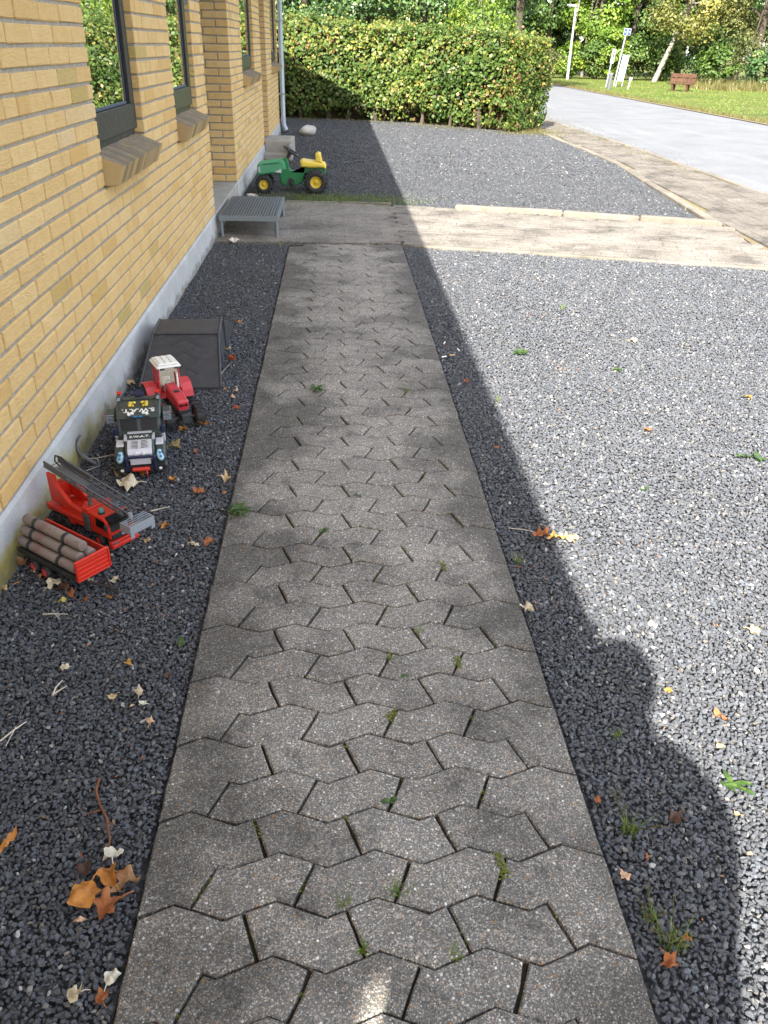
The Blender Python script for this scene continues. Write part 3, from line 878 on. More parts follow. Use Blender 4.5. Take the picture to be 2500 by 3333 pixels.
# ------------------------------------------------------------------ the building
XW = -0.991
Z0B, CH = 0.171, 0.0667
bld = thing("building", "yellow brick building with narrow windows and brick sills along the path", "building", (0, 0, 0))
YA, YZ = -2.03, 16.05
SEG = [(YA, 7.09), (8.83, 12.5), (13.44, YZ)]
TOPZ = 2.50
WIN = [(3.815, 4.715, 10), (5.695, 6.585, 10), (9.98, 11.45, 12), (14.52, 15.95, 12)]   # y0, y1, sill course
HEADZ = 2.30
mb = MB()
XI = -1.9
for ya, yb in SEG:
    ws = [w for w in WIN if ya < w[0] < yb]
    y = ya + 0.009
    for w in ws:
        mb.b2(XI, XW - 0.007, y, w[0] - 0.013, 0.10, TOPZ); zs = Z0B + w[2] * CH
        mb.b2(XI, XW - 0.0075, w[0] - 0.012, w[1] + 0.012, 0.10, zs - 0.002)
        mb.b2(XI, XW - 0.0075, w[0] - 0.012, w[1] + 0.012, HEADZ, TOPZ)
        mb.b2(XI, -1.16, w[0] - 0.012, w[1] + 0.012, zs, HEADZ - 0.002)
        y = w[1] + 0.013
    mb.b2(XI, XW - 0.007, y, yb - 0.009, 0.10, TOPZ)
mb.b2(-9.5, XI - 0.002, YA, YZ, -0.1, TOPZ)
gz = lambda x: 2.59 + (-0.49 - x) * math.tan(R(26.0))
for yy in (YA + 0.01, YZ - 0.31):
    mb.prism([(-9.4, TOPZ - .3), (-1.0, TOPZ - .3), (-1.0, TOPZ + .05), (-5.0, gz(-5.0) - .25), (-9.4, TOPZ + .05)], 'y', yy, yy + 0.3)
mb.build("wall", M["mortar"], bld)
# plinth and recess floors
mb = MB()
for ya, yb in SEG:
    mb.prism([(-1.5, -0.1), (XW + 0.022, -0.1), (XW + 0.010, 0.03), (XW + 0.003, 0.150), (XW - 0.004, Z0B - 0.006), (-1.5, Z0B - 0.006)], 'y', ya, yb)
mb.build("plinth", M["plinth"], bld)
mb = MB()
for (ya, yb) in ((7.09, 8.83), (12.5, 13.44)):
    mb = MB(); mb.b2(XI, XW + 0.004, ya + 0.002, yb - 0.002, -0.1, Z0B - 0.004, 0.006)
    mb.build("threshold", M["concrete"], bld)
for (ya, yb) in ((7.09, 8.83), (12.5, 13.44)):
    d = MB(); d.b2(-1.88, -1.83, ya + .1, yb - .1, Z0B, 2.25, 0.01)
    do = d.build("door", M["framegreen"], bld)
    h = MB(); h.cyl((-1.83, yb - .2, 1.15), (-1.79, yb - .2, 1.15), .012); h.cyl((-1.79, yb - .2, 1.15), (-1.79, yb - .31, 1.15), .009)
    h.build("handle", M["galv"], do)

def brick_shape(lx, ly, lz, mat, seed, wob=0.0012):
    m_ = MB(); m_.box((0, 0, 0), (lx, ly, lz), None, 0.0035)
    r = random.Random(seed)
    for v in m_.v: v += Vector((r.uniform(-wob, wob) * .6, r.uniform(-wob, wob), r.uniform(-wob, wob)))
    return m_
def in_view(p):
    d = Vector(p) - CAM
    z = d.dot(_f)
    if z <= 0.1: return 0
    u = 2656.5 * d.dot(_r2) / z; v = 2656.5 * d.dot(_u2) / z
    return 1.0 / z if abs(u) < 1290 and abs(v) < 1700 else 0

BR = []   # (center, dims(x,y,z))
br = random.Random(5)
def fill(row, ya, yb):
    z = Z0B + row * CH + CH / 2
    joints = [ya]
    off = {0: 0.0, 1: 0.12, 2: 0.02, 3: 0.135}[row % 4] + (0.06 if row % 7 == 3 else 0)
    k = math.floor((ya - off) / 0.24)
    y = off + k * 0.24
    extra = []
    while y < yb:
        if ya + 0.055 < y < yb - 0.055: joints.append(y)
        y += 0.24
    joints.append(yb)
    for a, b in zip(joints, joints[1:]):
        if b - a > 0.2 and br.random() < 0.07:
            parts = [(a, a + 0.12), (a + 0.12, b)]
        else: parts = [(a, b)]
        for p, q in parts:
            if q - p < 0.03: continue
            BR.append(((XW - 0.054 + br.uniform(-.0014, .0014), (p + q) / 2, z + br.uniform(-.0008, .0008)), (0.108, q - p - 0.010, 0.0545)))
def jamb(row, y, sgn, depth_total):
    """corner bricks on a reveal; returns how much of the front they take"""
    z = Z0B + row * CH + CH / 2
    long_front = row % 2 == 0
    t_front, d0 = (0.228, 0.108) if long_front else (0.108, 0.228)
    BR.append(((XW - d0 / 2, y + sgn * t_front / 2, z), (d0, t_front, 0.0545)))
    x = XW - d0 - 0.0115
    while x > XW - depth_total:
        BR.append(((x - 0.114, y + sgn * 0.054, z), (0.228, 0.108, 0.0545))); x -= 0.24
    return t_front + 0.0115
NROW = int((TOPZ - Z0B) / CH)
for row in range(NROW):
    zlo = Z0B + row * CH
    for si, (ya, yb) in enumerate(SEG):
        a = ya
        if si > 0: a = ya + jamb(row, ya, 1, 0.85)
        b_end = yb
        for w in [w for w in WIN if ya < w[0] < yb]:
            if zlo >= Z0B + w[2] * CH - 0.001 and zlo < HEADZ - 0.01:
                fill(row, a, w[0]); a = w[1]
        fill(row, a, b_end)
scored = sorted(((in_view(c) * (2.0 if abs(c[0] + 1.045) < .03 else 1.5), i_) for i_, (c, d) in enumerate(BR)), reverse=True)
single = set(i_ for s_, i_ in scored[:300] if s_ > 0)
cache = {}
for i_ in sorted(single):
    c, d = BR[i_]
    key = (round(d[0], 2), round(d[1] / 0.02), br.randrange(4))
    if key not in cache: cache[key] = brick_shape(d[0], d[1], d[2], M["brick"], 17 * len(cache)).mesh("brick", M["brick"])
    link("brick", cache[key], bld, c)
V = []; F = []; T = []
for i_, (c, d) in enumerate(BR):
    if i_ in single: continue
    m_ = brick_shape(d[0], d[1], d[2], None, i_)
    n0 = len(V); V += [tuple(v + Vector(c)) for v in m_.v]
    tv = br.random()
    for f in m_.f:
        F.append([n0 + q for q in f]); T.append(tv)
me = bpy.data.meshes.new("brick"); me.from_pydata(V, [], F); me.materials.append(M["brick_far"])
a = me.attributes.new("tint", 'FLOAT', 'FACE'); a.data.foreach_set("value", T)
o = link("brick", me, bld); o["kind"] = "stuff"

# windows and sills
def window(y0, y1, sill_row, green, n):
    zs = Z0B + sill_row * CH
    zb = zs + 0.162; xf = -1.024
    fm = M["framegreen"] if green else M["frame"]
    m_ = MB()
    m_.b2(xf - 0.06, xf, y0 + .004, y1 - .004, zb, zb + 0.115, 0.003)                 # bottom rail
    m_.b2(xf - 0.06, xf - .001, y0 + .004, y0 + .075, zb + 0.1155, HEADZ - .01, 0.003)
    m_.b2(xf - 0.06, xf - .001, y1 - .09, y1 - .004, zb + 0.1155, HEADZ - .01, 0.003)
    m_.b2(xf - 0.06, xf, y0 + .08, y1 - .11, HEADZ - .09, HEADZ - .012, 0.003)
    m_.b2(xf - 0.05, xf - .016, y0 + .01, y1 - .01, zb - 0.035, zb - .0005)          # drip groove below the rail
    w = m_.build("window", fm, bld)
    s = MB()
    s.b2(xf - 0.05, xf - .006, y1 - .145, y1 - .0905, zb + 0.117, HEADZ - .09, 0.004)
    s.b2(xf - 0.05, xf - .006, y0 + .0755, y0 + .095, zb + 0.117, HEADZ - .09, 0.004)
    s.build("sash", M["sash"], w)
    s = MB()
    s.b2(xf - 0.045, xf - .008, y0 + .096, y1 - .146, zb + 0.1165, zb + 0.131, 0.003)
    s.b2(xf - 0.045, xf - .009, y1 - .151, y1 - .1455, zb + 0.132, HEADZ - .092, 0.002)
    s.build("glazing_bead", M["bead"], w)
    s = MB(); s.b2(xf - 0.026, xf - 0.013, y0 + .09, y1 - .148, zb + 0.125, HEADZ - .085)
    s.build("pane", M["glass"], w)
    # sill: bricks on edge, canted, on a red mortar bed
    m_ = MB()
    m_.prism([(-1.16, zs), (XW - .012, zs + 0.002), (XW - .012, zs + 0.112), (xf + .006, zs + 0.128), (-1.16, zs + 0.130)], 'y', y0 + .003, y1 - .003)
    sl = m_.build("window_sill", M["redmortar"], bld)
    nb = round((y1 - y0 + .02) / 0.0675); st = (y1 - y0 + .02) / nb
    prof = [(XW - .045, zs + 0.135), (XW + .085, zs + 0.0865), (XW + .052, zs + 0.005), (XW - .011, zs + 0.0035)]
    q = random.Random(n)
    for k in range(nb):
        b_ = MB()
        dz = q.uniform(-.0015, .0015); dx = q.uniform(-.003, .003)
        b_.prism([(x + (dx if x > XW else 0), z + dz) for x, z in prof], 'y', -st / 2 + .0032, st / 2 - .0032, 0.003)
        b_.build("sill_brick", M["sill"], sl, (0, y0 - .01 + (k + .5) * st, 0))
for i_, (y0, y1, sr) in enumerate(WIN): window(y0, y1, sr, i_ in (1, 2), i_)

# roof, downpipe
mb = MB(); xe = -0.49
mb.prism([(xe, 2.59), (xe, 2.46), (-1.0, 2.46), (-5.0, gz(-5) - .22), (-9.0, 2.46), (-9.51, 2.46), (-9.51, 2.59), (-5.0, gz(-5.0))], 'y', YA - 0.32, YZ + 0.42)
mb.build("roof", M["roof"], bld)
mb = MB()
mb.tube([(-0.93, 16.15, 2.44), (-0.93, 16.15, 0.16), (-0.915, 16.14, 0.10), (-0.88, 16.12, 0.03)], 0.040, 14)
mb.cyl((-0.93, 16.15, 1.02), (-0.93, 16.15, 1.10), .045, None, 14); mb.cyl((-0.93, 16.15, 0.17), (-0.93, 16.15, 0.24), .045, None, 14)
dp = mb.build("downpipe", M["pipe"], bld)
for z in (0.6, 1.7):
    k = MB(); k.cyl((-0.93, 16.15, z), (-0.93, 16.15, z + .03), .047, None, 14); k.b2(-0.99, -0.93, 16.03, 16.13, z, z + .03)
    k.build("bracket", M["galv"], dp)

# concrete step at the far entrance
st_ = thing("concrete_step", "small weathered concrete step at the far entrance near the downpipe", "step", (-0.80, 12.55, 0))
mb = MB(); mb.prism([(-0.185, 0.0), (0.20, 0.0), (0.20, 0.205), (0.16, 0.215), (-0.185, 0.215)], 'y', -0.10, 0.62, 0.008); mb.build("block", M["concrete"], st_)
mb = MB(); mb.b2(-0.185, 0.155, -0.42, -0.103, 0.0, 0.075, 0.008); mb.build("tread", M["concrete"], st_)
mb = MB(); mb.b2(0.158, 0.205, -0.50, -0.102, 0.0, 0.19, 0.008); mb.build("cheek", M["concrete"], st_)

# ------------------------------------------------------------------ foliage helpers
def leaf_cloud(cent, nrm, size, rg, aspect=0.62, fold=0.18):
    """diamond leaves with a folded midrib: 4 vertices, one quad each"""
    n = len(cent)
    nrm = nrm / np.maximum(np.linalg.norm(nrm, axis=1, keepdims=True), 1e-6)
    ax = rg.normal(size=(n, 3)); ax -= (ax * nrm).sum(1, keepdims=True) * nrm
    ax /= np.maximum(np.linalg.norm(ax, axis=1, keepdims=True), 1e-6)
    sd = np.cross(nrm, ax)
    s = size[:, None]
    a = cent - ax * s * .5; b = cent + ax * s * .5
    c = cent + sd * s * .5 * aspect + nrm * s * fold - ax * s * .06; d = cent - sd * s * .5 * aspect + nrm * s * fold - ax * s * .06
    v = np.stack([a, c, b, d], 1).reshape(-1, 3)
    f = np.arange(n * 4).reshape(-1, 4)
    return v, f

def foliage(name, cent, nrm, size, tint, mat, parent, rg, aspect=0.62):
    v, f = leaf_cloud(cent, nrm, size, rg, aspect)
    o = link(name, np_mesh(name, v, f, mat, {"tint": np.clip(tint, 0, 1)}), parent)
    o["kind"] = "stuff"
    return o

def fbm(x, y, seed):
    r = np.random.default_rng(seed); out = np.zeros_like(x)
    for k in range(14):
        fx, fy = r.normal(size=2) * (0.8 + k * 0.45); out += np.sin(fx * x + fy * y + r.uniform(0, 6.28)) / (1 + k * .35)
    return out / 3.0

# ------------------------------------------------------------------ the hedge
HL = [(-4.5, 19.35), (0.45, 19.2), (1.3, 18.75), (3.28, 17.01)]
def hedge_front(u):
    """point and outward normal on the hedge's front line, u in metres from its left end"""
    pts = HL; acc = 0
    for (xa, ya), (xb, yb) in zip(pts, pts[1:]):
        L = math.hypot(xb - xa, yb - ya)
        if u <= acc + L or (xb, yb) == pts[-1]:
            t_ = (u - acc) / L; dx, dy = (xb - xa) / L, (yb - ya) / L
            return xa + (xb - xa) * t_, ya + (yb - ya) * t_, dy, -dx
        acc += L
HLEN = sum(math.hypot(b[0] - a[0], b[1] - a[1]) for a, b in zip(HL, HL[1:]))
HTH = 1.15
def hedge_top(u): return 1.80 - 0.22 * max(0, (u - 4.0)) / (HLEN - 4.0)
hd = thing("hedge", "clipped beech hedge with green and yellow leaves across the end of the yard", "hedge", (1.0, 19.5, 0))
hd.location = (0, 0, 0)
rg = np.random.default_rng(21)
C = []; Nn = []; S_ = []
def add_pts(c, n, s): C.append(c); Nn.append(n); S_.append(s)
nf = 19000
u = rg.uniform(0, HLEN, nf); zt = rg.random(nf)
fx = np.array([hedge_front(a_) for a_ in u]); top = np.array([hedge_top(a_) for a_ in u])
z = 0.05 + zt ** 0.93 * (top - 0.05)
bul = 0.15 * fbm(u * 1.6, z * 2.0, 4) - 0.16 * np.clip(1 - z / 0.45, 0, 1) ** 1.3
dep = rg.random(nf) ** 2.0 * 0.30
keep = (z > 0.22 + 0.10 * fbm(u * 2, u * 0, 9)) | (rg.random(nf) < 0.30) | (u > 7.2)
hol = fbm(u * 3.1, z * 3.6, 12) > 0.72
dep = np.where(hol, dep + 0.22, dep)
off = bul - dep
c = np.stack([fx[:, 0] + fx[:, 2] * off, fx[:, 1] + fx[:, 3] * off, z], 1)
n_ = np.stack([fx[:, 2], fx[:, 3], np.full(nf, .45)], 1) + rg.normal(0, .55, (nf, 3))
add_pts(c[keep], n_[keep], rg.uniform(.045, .10, nf)[keep])
nt_ = 9000
u = rg.uniform(0, HLEN, nt_); w = rg.uniform(-.03, HTH, nt_); fx = np.array([hedge_front(a_) for a_ in u]); top = np.array([hedge_top(a_) for a_ in u])
z = top + 0.08 * fbm(u * 3, w * 4, 5) + rg.normal(0, .035, nt_) + np.where(rg.random(nt_) < .06, rg.uniform(0, .22, nt_), 0)
c = np.stack([fx[:, 0] - fx[:, 2] * w, fx[:, 1] - fx[:, 3] * w, z], 1)
add_pts(c, np.stack([fx[:, 2] * .3, fx[:, 3] * .3, np.ones(nt_)], 1) + rg.normal(0, .5, (nt_, 3)), rg.uniform(.04, .08, nt_))
ne = 6500
xe_, ye_, nx_, ny_ = hedge_front(HLEN)
tx_, ty_ = -ny_, nx_
w = rg.uniform(-.02, HTH, ne); z = 0.06 + rg.random(ne) * (hedge_top(HLEN) - .06)
ob = 0.16 + 0.10 * fbm(w * 3, z * 2.2, 8) - rg.random(ne) ** 2 * .28 - 0.06 * np.clip(1 - z / .4, 0, 1)
c = np.stack([xe_ - nx_ * w + tx_ * ob, ye_ - ny_ * w + ty_ * ob, z], 1)
add_pts(c, np.stack([np.full(ne, tx_), np.full(ne, ty_), np.full(ne, .4)], 1) + rg.normal(0, .55, (ne, 3)), rg.uniform(.04, .085, ne))
C = np.concatenate(C); Nn = np.concatenate(Nn); S_ = np.concatenate(S_)
pt = fbm(C[:, 0] * 1.3, C[:, 2] * 1.5 + C[:, 1], 30)
tint = 0.42 + 0.22 * pt + rg.normal(0, .18, len(C)) + 0.10 * (C[:, 2] > 1.3)
tint = np.where(rg.random(len(C)) < 0.035 + 0.14 * ((C[:, 0] > 2.7) & (C[:, 2] < 1.25) & (pt > -.2)), rg.uniform(.84, 1.0, len(C)), np.clip(tint, 0, .86))
foliage("foliage", C, Nn, S_, tint, M["hedge"], hd, rg, 0.74)
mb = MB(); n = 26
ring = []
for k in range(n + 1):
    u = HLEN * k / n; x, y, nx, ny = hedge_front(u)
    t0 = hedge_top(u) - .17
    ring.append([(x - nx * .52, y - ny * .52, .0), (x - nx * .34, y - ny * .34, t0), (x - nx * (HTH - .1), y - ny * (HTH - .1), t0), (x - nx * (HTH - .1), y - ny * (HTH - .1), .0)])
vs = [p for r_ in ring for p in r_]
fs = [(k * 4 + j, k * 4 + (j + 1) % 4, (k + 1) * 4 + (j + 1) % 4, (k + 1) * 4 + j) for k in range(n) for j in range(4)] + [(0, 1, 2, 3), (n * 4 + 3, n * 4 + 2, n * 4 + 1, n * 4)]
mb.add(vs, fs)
t = NT("hedge_inner_shade"); p = t.pos()
M["shadecore"] = t.pbr(t.mix(t.noise(p, 30, 5), (0.03, 0.024, 0.015), (0.10, 0.07, 0.045)), 0.95, 0, 0.1, t.bump(t.noise(p, 45, 4), 1.0, 0.05))
mb.build("shade_core", M["shadecore"], hd)  # solid core behind the leaves; inner shade and twigs put into its dark colour
hr = random.Random(3)
for u in [2.3, 3.1, 3.75, 4.35, 4.75, 5.3, 5.7, 6.4, 7.1, 7.8]:
    x, y, nx, ny = hedge_front(min(u, HLEN)); r0 = hr.uniform(.022, .04)
    if abs(u - 5.3) < .01: r0 = .055
    m_ = MB(); bx, by = x - nx * .16, y - ny * .16
    m_.tube([(bx, by, -.03), (bx + hr.uniform(-.02, .02), by, .15), (bx + hr.uniform(-.07, .07), by + .08, .45), (bx + hr.uniform(-.1, .1), by + .2, .9)], [r0 * 1.5, r0, r0 * .9, r0 * .6], 7)
    m_.build("stem", M["bark"], hd)

# ------------------------------------------------------------------ trees and shrubs
def tree(name, label, cat, x, y, h, rx, pal, seed, n=4200, base=0.0, leaf=(.11, .20), trunk=None, crown_z=None, rz=None, lean=(0, 0), bark_="bark", ry=None, droop=0.0, group=None, clumps=42, limbs=5):
    rg = np.random.default_rng(seed); r = random.Random(seed)
    root = thing(name, label, cat, (x, y, 0), 0, group)
    cz = crown_z if crown_z is not None else base + (h - base) / 2
    rz = rz if rz is not None else (h - base) / 2
    ry = ry or rx
    cl = rg.normal(size=(clumps, 3)); cl /= np.linalg.norm(cl, axis=1, keepdims=True)
    cl *= rg.uniform(.45, 1.0, (clumps, 1)) ** .6
    cc = cl * np.array([rx, ry, rz]) * .86 + np.array([lean[0], lean[1], cz])
    cc[:, 2] = np.maximum(cc[:, 2], base + .25)
    cr = rg.uniform(.22, .42, clumps) * min(rx, rz, 2.2)
    ct = rg.normal(.42, .17, clumps)
    k = rg.integers(0, clumps, n)
    d = rg.normal(size=(n, 3)); d /= np.linalg.norm(d, axis=1, keepdims=True)
    rad = rg.random(n) ** .45
    c = cc[k] + d * (cr[k] * rad)[:, None] * np.array([1.15, 1.15, .85])
    if droop: c[:, 2] -= droop * rad ** 2 * rg.random(n)
    c[:, 2] = np.maximum(c[:, 2], .04)
    nr = d * .7 + cl[k] * .6 + np.array([0, 0, .55]) + rg.normal(0, .35, (n, 3))
    foliage("crown", c, nr, rg.uniform(leaf[0], leaf[1], n), ct[k] + rg.normal(0, .16, n), M[pal], root, rg)
    if trunk:
        m_ = MB(); th = cz + rz * .35
        pts = [(0, 0, -.08)]
        for q in (.25, .5, .75, 1.0):
            pts.append((lean[0] * q ** 1.0 + r.uniform(-.05, .05) * h * .1, lean[1] * q, th * q))
        m_.tube(pts, [trunk * 1.25, trunk, trunk * .85, trunk * .65, trunk * .3], 9)
        m_.build("trunk", M[bark_], root)
        lm = MB()
        for i_ in range(limbs):
            q = r.uniform(.45, .9); s0 = Vector((lean[0] * q, lean[1] * q, th * q)); e0 = Vector(cc[r.randrange(clumps)])
            mid = (s0 + e0) / 2 + Vector((0, 0, r.uniform(0, .12) * h * .3))
            lm.tube([s0, mid, e0], [trunk * .42, trunk * .25, trunk * .1], 6)
        lm.build("limb", M[bark_], root)
    return root

GB = "shrubs and trees behind the hedge"
tree("shrub", "golden shrub peeping over the left end of the hedge beside the downpipe", "shrub", -1.25, 21.6, 2.25, .8, "gold", 40, 2200, .3, (.05, .09), .05, group=GB)
for k, (x, y, h, rx, lab) in enumerate([(-3.6, 24.5, 5.2, 1.7, "dark evergreen tree behind the hedge, hidden by the building"), (-0.75, 24.2, 5.0, 1.35, "dark green tree behind the hedge just right of the downpipe"), (0.85, 24.9, 4.7, 1.25, "dark green dense tree behind the middle of the hedge"), (2.35, 25.4, 4.6, 1.2, "dark tree with thin pale stems behind the hedge, left of the lime sapling")]):
    tree("tree", lab, "tree", x, y, h, rx, "dkleaf", 50 + k, 7500, .2, (.07, .13), .10, group=GB, clumps=60)
tree("sapling", "lime green sapling with pale stems rising from the hedge", "sapling", 3.15, 20.9, 3.2, .75, "lime", 61, 1300, 1.35, (.06, .12), .022, bark_="birch", group=GB, clumps=26)
tree("sapling", "yellow green bushy sapling leaning over the right half of the hedge", "sapling", 3.6, 23.5, 3.4, 1.0, "lime", 62, 1500, .9, (.06, .12), .03, bark_="birch", group=GB, clumps=26)
tree("tree", "tall dark tree with bare black trunk beyond the right end of the hedge", "tree", 7.1, 36.5, 9.0, 2.6, "dkleaf", 63, 7500, 1.9, (.12, .2), .17, group=GB, clumps=50)
for k, (x, y) in enumerate([(-7.5, 33), (-4, 35), (-0.5, 36), (2.6, 38), (5.2, 44)]):
    tree("tree", ["broad tree far behind the hedge, hidden by the building", "broad green tree far behind the dark trees, nearest the building", "broad green tree far behind the middle of the hedge", "broad green tree far behind the lime sapling", "broad green tree far down the road behind the black trunked tree"][k], "tree", x, y, 8.5, 2.5, "mid", 70 + k, 4500, .4, (.14, .24), .16, group=GB, clumps=50)

GR = "trees and bushes along the far lawn"
tree("bush", "small yellow brown bush at the road bend left of the lamp post", "bush", 11.9, 51.6, 1.5, 1.0, "olive", 80, 1300, 0, (.09, .16), .04, group=GR)
for k, (x, y, h, rx, pal, lab) in enumerate([
        (13.1, 51.6, 1.9, .95, "lime", "bright lime bush right behind the lamp post"), (14.5, 51.5, 2.0, 1.05, "mid", "low green bush between the lamp post and the blue sign"),
        (15.4, 51.2, 2.9, 1.0, "lime", "tall lime bush right behind the blue sign pole"), (16.6, 51.0, 2.3, 1.05, "mid", "rounded mid green bush left of the leaning birch trunk"),
        (18.3, 51.3, 2.4, 1.3, "mid", "dark green bush right behind the leaning birch trunk"), (20.0, 50.0, 2.2, 1.2, "dkleaf", "dark bush behind the bench back"),
        (20.6, 43.5, 1.9, 1.1, "dkleaf", "blue green bush at the right border behind the tall grass"), (19.7, 47.0, 2.0, 1.2, "mid", "green bush between the bench and the olive tree")]):
    tree("bush", lab, "bush", x, y, h, rx, pal, 90 + k, 2600, 0, (.11, .19), .05, group=GR)
for k, (x, y, h, rx, pal, lab) in enumerate([
        (10.2, 58, 9, 2.4, "dkleaf", "dark tree behind the lamp post, leftmost of the back row"), (13.0, 57, 9.5, 2.3, "mid", "green tree behind the lime bush, second in the back row"),
        (15.6, 55.5, 8.5, 2.2, "lime", "bright green tree above the blue sign"), (18.2, 57, 9.5, 2.4, "dkleaf", "dark tree behind the golden birch"),
        (21.0, 56, 9, 2.5, "mid", "green tree behind the bench in the back row"), (24.2, 55, 9.5, 2.7, "dkleaf", "dark tree behind the olive trees"),
        (27.8, 53, 9, 2.8, "mid", "green tree at the right end of the back row"), (31.5, 50, 9, 3.0, "dkleaf", "dark tree outside the right border of the view")]):
    tree("tree", lab, "tree", x, y, h, rx, pal, 110 + k, 5200, .8 if k % 2 else .2, (.15, .26), .17, group=GR, clumps=56)
tree("birch_tree", "leaning birch with golden leaves left of the bench", "tree", 17.15, 49.0, 6.4, 3.1, "gold", 130, 8000, 1.6, (.10, .18), .12, 3.9, 2.2, (1.7, 0), "birch", 2.0, .5, GR, 56, 7)
tree("willow_tree", "olive green tree with drooping twigs right of the golden birch", "tree", 21.6, 47.0, 7.5, 2.6, "olive", 131, 8000, .9, (.10, .19), .2, 4.1, 3.4, (0, 0), "bark", 2.4, 1.5, GR, 64)
tree("willow_tree", "olive green drooping tree at the right border of the photo", "tree", 24.6, 45.0, 7.5, 2.8, "olive", 132, 7000, .6, (.10, .19), .2, 4.0, 3.5, (0, 0), "bark", 2.4, 1.5, GR, 60)
for k, (x, y) in enumerate([(9.0, 63), (12.0, 62), (15.0, 62), (18.0, 61), (21.5, 61), (25.0, 60), (29.0, 58), (6.0, 62), (2.0, 58), (-3.0, 54)]):
    tree("tree", ["dense dark tree at the back of the wood left of the lamp", "dense dark tree at the back of the wood behind the lamp", "dense dark tree at the back of the wood behind the blue sign", "dense dark tree at the back of the wood behind the leaning birch", "dense dark tree at the back of the wood behind the bench", "dense dark tree at the back of the wood behind the willow", "dense dark tree at the back of the wood at the right border", "dense dark tree at the end of the road beyond the hedge", "dense dark tree far beyond the right half of the hedge", "dense dark tree far beyond the left half of the hedge"][k], "tree", x, y, 9.5, 2.7, "dkleaf", 150 + k, 7500, -.2, (.28, .45), None, group="dense trees at the back of the wood", clumps=60)
for x, y, lx, lab in ((13.9, 55.2, .5, "slender white birch trunk left of the lamp head"), (14.9, 55.4, .3, "slender pale birch trunk just right of the other birch by the lamp")):
    tree("birch_tree", lab, "tree", x, y, 9.5, 1.7, "mid", int(x * 10), 2400, 4.2, (.12, .2), .07, 6.8, 2.6, (lx, 0), "birch", group=GR, clumps=30)

def grass(name, label, cat, pts, hgt, wid, mat, seed, kind=None, bend=.45, group=None, spread=.05, blades=26):
    rg = np.random.default_rng(seed); V_ = []; F_ = []; T_ = []
    for (x, y, z, s) in pts:
        for b in range(blades):
            a = rg.uniform(0, 6.28); h_ = s * rg.uniform(.45, 1.0) * hgt; ox, oy = rg.normal(0, spread * s, 2)
            dx, dy = math.cos(a), math.sin(a); bd = h_ * bend * rg.uniform(.3, 1.6); w_ = wid * rg.uniform(.7, 1.2)
            n0 = len(V_)
            for q in (0, .4, .75, 1.0):
                px, py, pz = x + ox + dx * bd * q * q, y + oy + dy * bd * q * q, z + h_ * q * (1 - .25 * q * min(1, bend))
                ww = w_ * (1 - q) * .5 + .0002
                V_ += [(px - dy * ww, py + dx * ww, pz), (px + dy * ww, py - dx * ww, pz)]
            for q in range(3): F_.append((n0 + 2 * q, n0 + 2 * q + 1, n0 + 2 * q + 3, n0 + 2 * q + 2)); T_.append(rg.normal(.45, .22))
    o = link(name, np_mesh(name, V_, F_, M[mat], {"tint": np.clip(T_, 0, 1)}))
    return tag(o, label, cat, group, kind)

gr = random.Random(9)
pts = [(gr.uniform(16.2, 20.6), gr.uniform(39.2, 43.5), 0, gr.uniform(.15, 1.0) ** 1.6 + .15) for _ in range(260)]
grass("tall_grass", "tall dry yellow grass at the edge of the lawn right of the bench", "grass", pts, .62, .03, "drygrass", 5, 'stuff', .5, None, .15, 14)
pts = [(gr.uniform(10.3, 21), gr.uniform(24, 50), 0, gr.uniform(.3, 1.0)) for _ in range(3600)]
grass("lawn_grass", "short mown grass blades over the sunny lawn across the road", "grass", pts, .075, .016, "grassblade", 16, 'stuff', .8, None, .22, 9)
pts = [(gr.uniform(10.22, 10.5), gr.uniform(20, 60), 0, gr.uniform(.5, 1.0)) for _ in range(700)]
grass("edge_grass", "ragged grass along the lawn edge by the road", "grass", pts, .12, .012, "drygrass", 6, 'stuff', .6, None, .1, 14)
pts = [(gr.uniform(-0.75, 0.62), gr.uniform(8.79, 9.12) - .0, -.012, gr.uniform(.3, 1.0)) for _ in range(150)]
grass("grass", "short green grass along the far edge of the cross path by the pedal tractor", "grass", pts, .075, .004, "grassblade", 7, 'stuff', .5, None, .25, 22)
pts = [(gr.uniform(-1.0, 3.4), 0, 0, gr.uniform(.3, 1.0)) for _ in range(120)]
pts = [(x, hedge_front(min(HLEN, x + 4.5 if x < .5 else 4.95 + (x - .45) * 1.33))[1] - .12 + gr.uniform(-.1, .1), -.01, s) for x, y, z, s in pts]
grass("weeds", "low weeds and dry grass along the foot of the hedge", "weeds", pts, .12, .006, "drygrass", 8, 'stuff', .6, None, .3, 12)
pts = [(3.75 + gr.uniform(-.25, .3), 17.0 + gr.uniform(-.4, .5), -.01, gr.uniform(.4, 1.0)) for _ in range(60)]
grass("dry_grass", "patch of dry yellow grass at the right foot of the hedge", "grass", pts, .16, .006, "drygrass", 12, 'stuff', .7, None, .3, 18)
pts = [(4.86 + gr.uniform(-.08, .05), gr.uniform(11, 22), 0, gr.uniform(.2, .9)) for _ in range(240)]
grass("dry_grass", "dry yellow grass in the gap between pavement and road", "grass", pts, .06, .006, "drygrass", 13, 'stuff', .7, None, .3, 10)

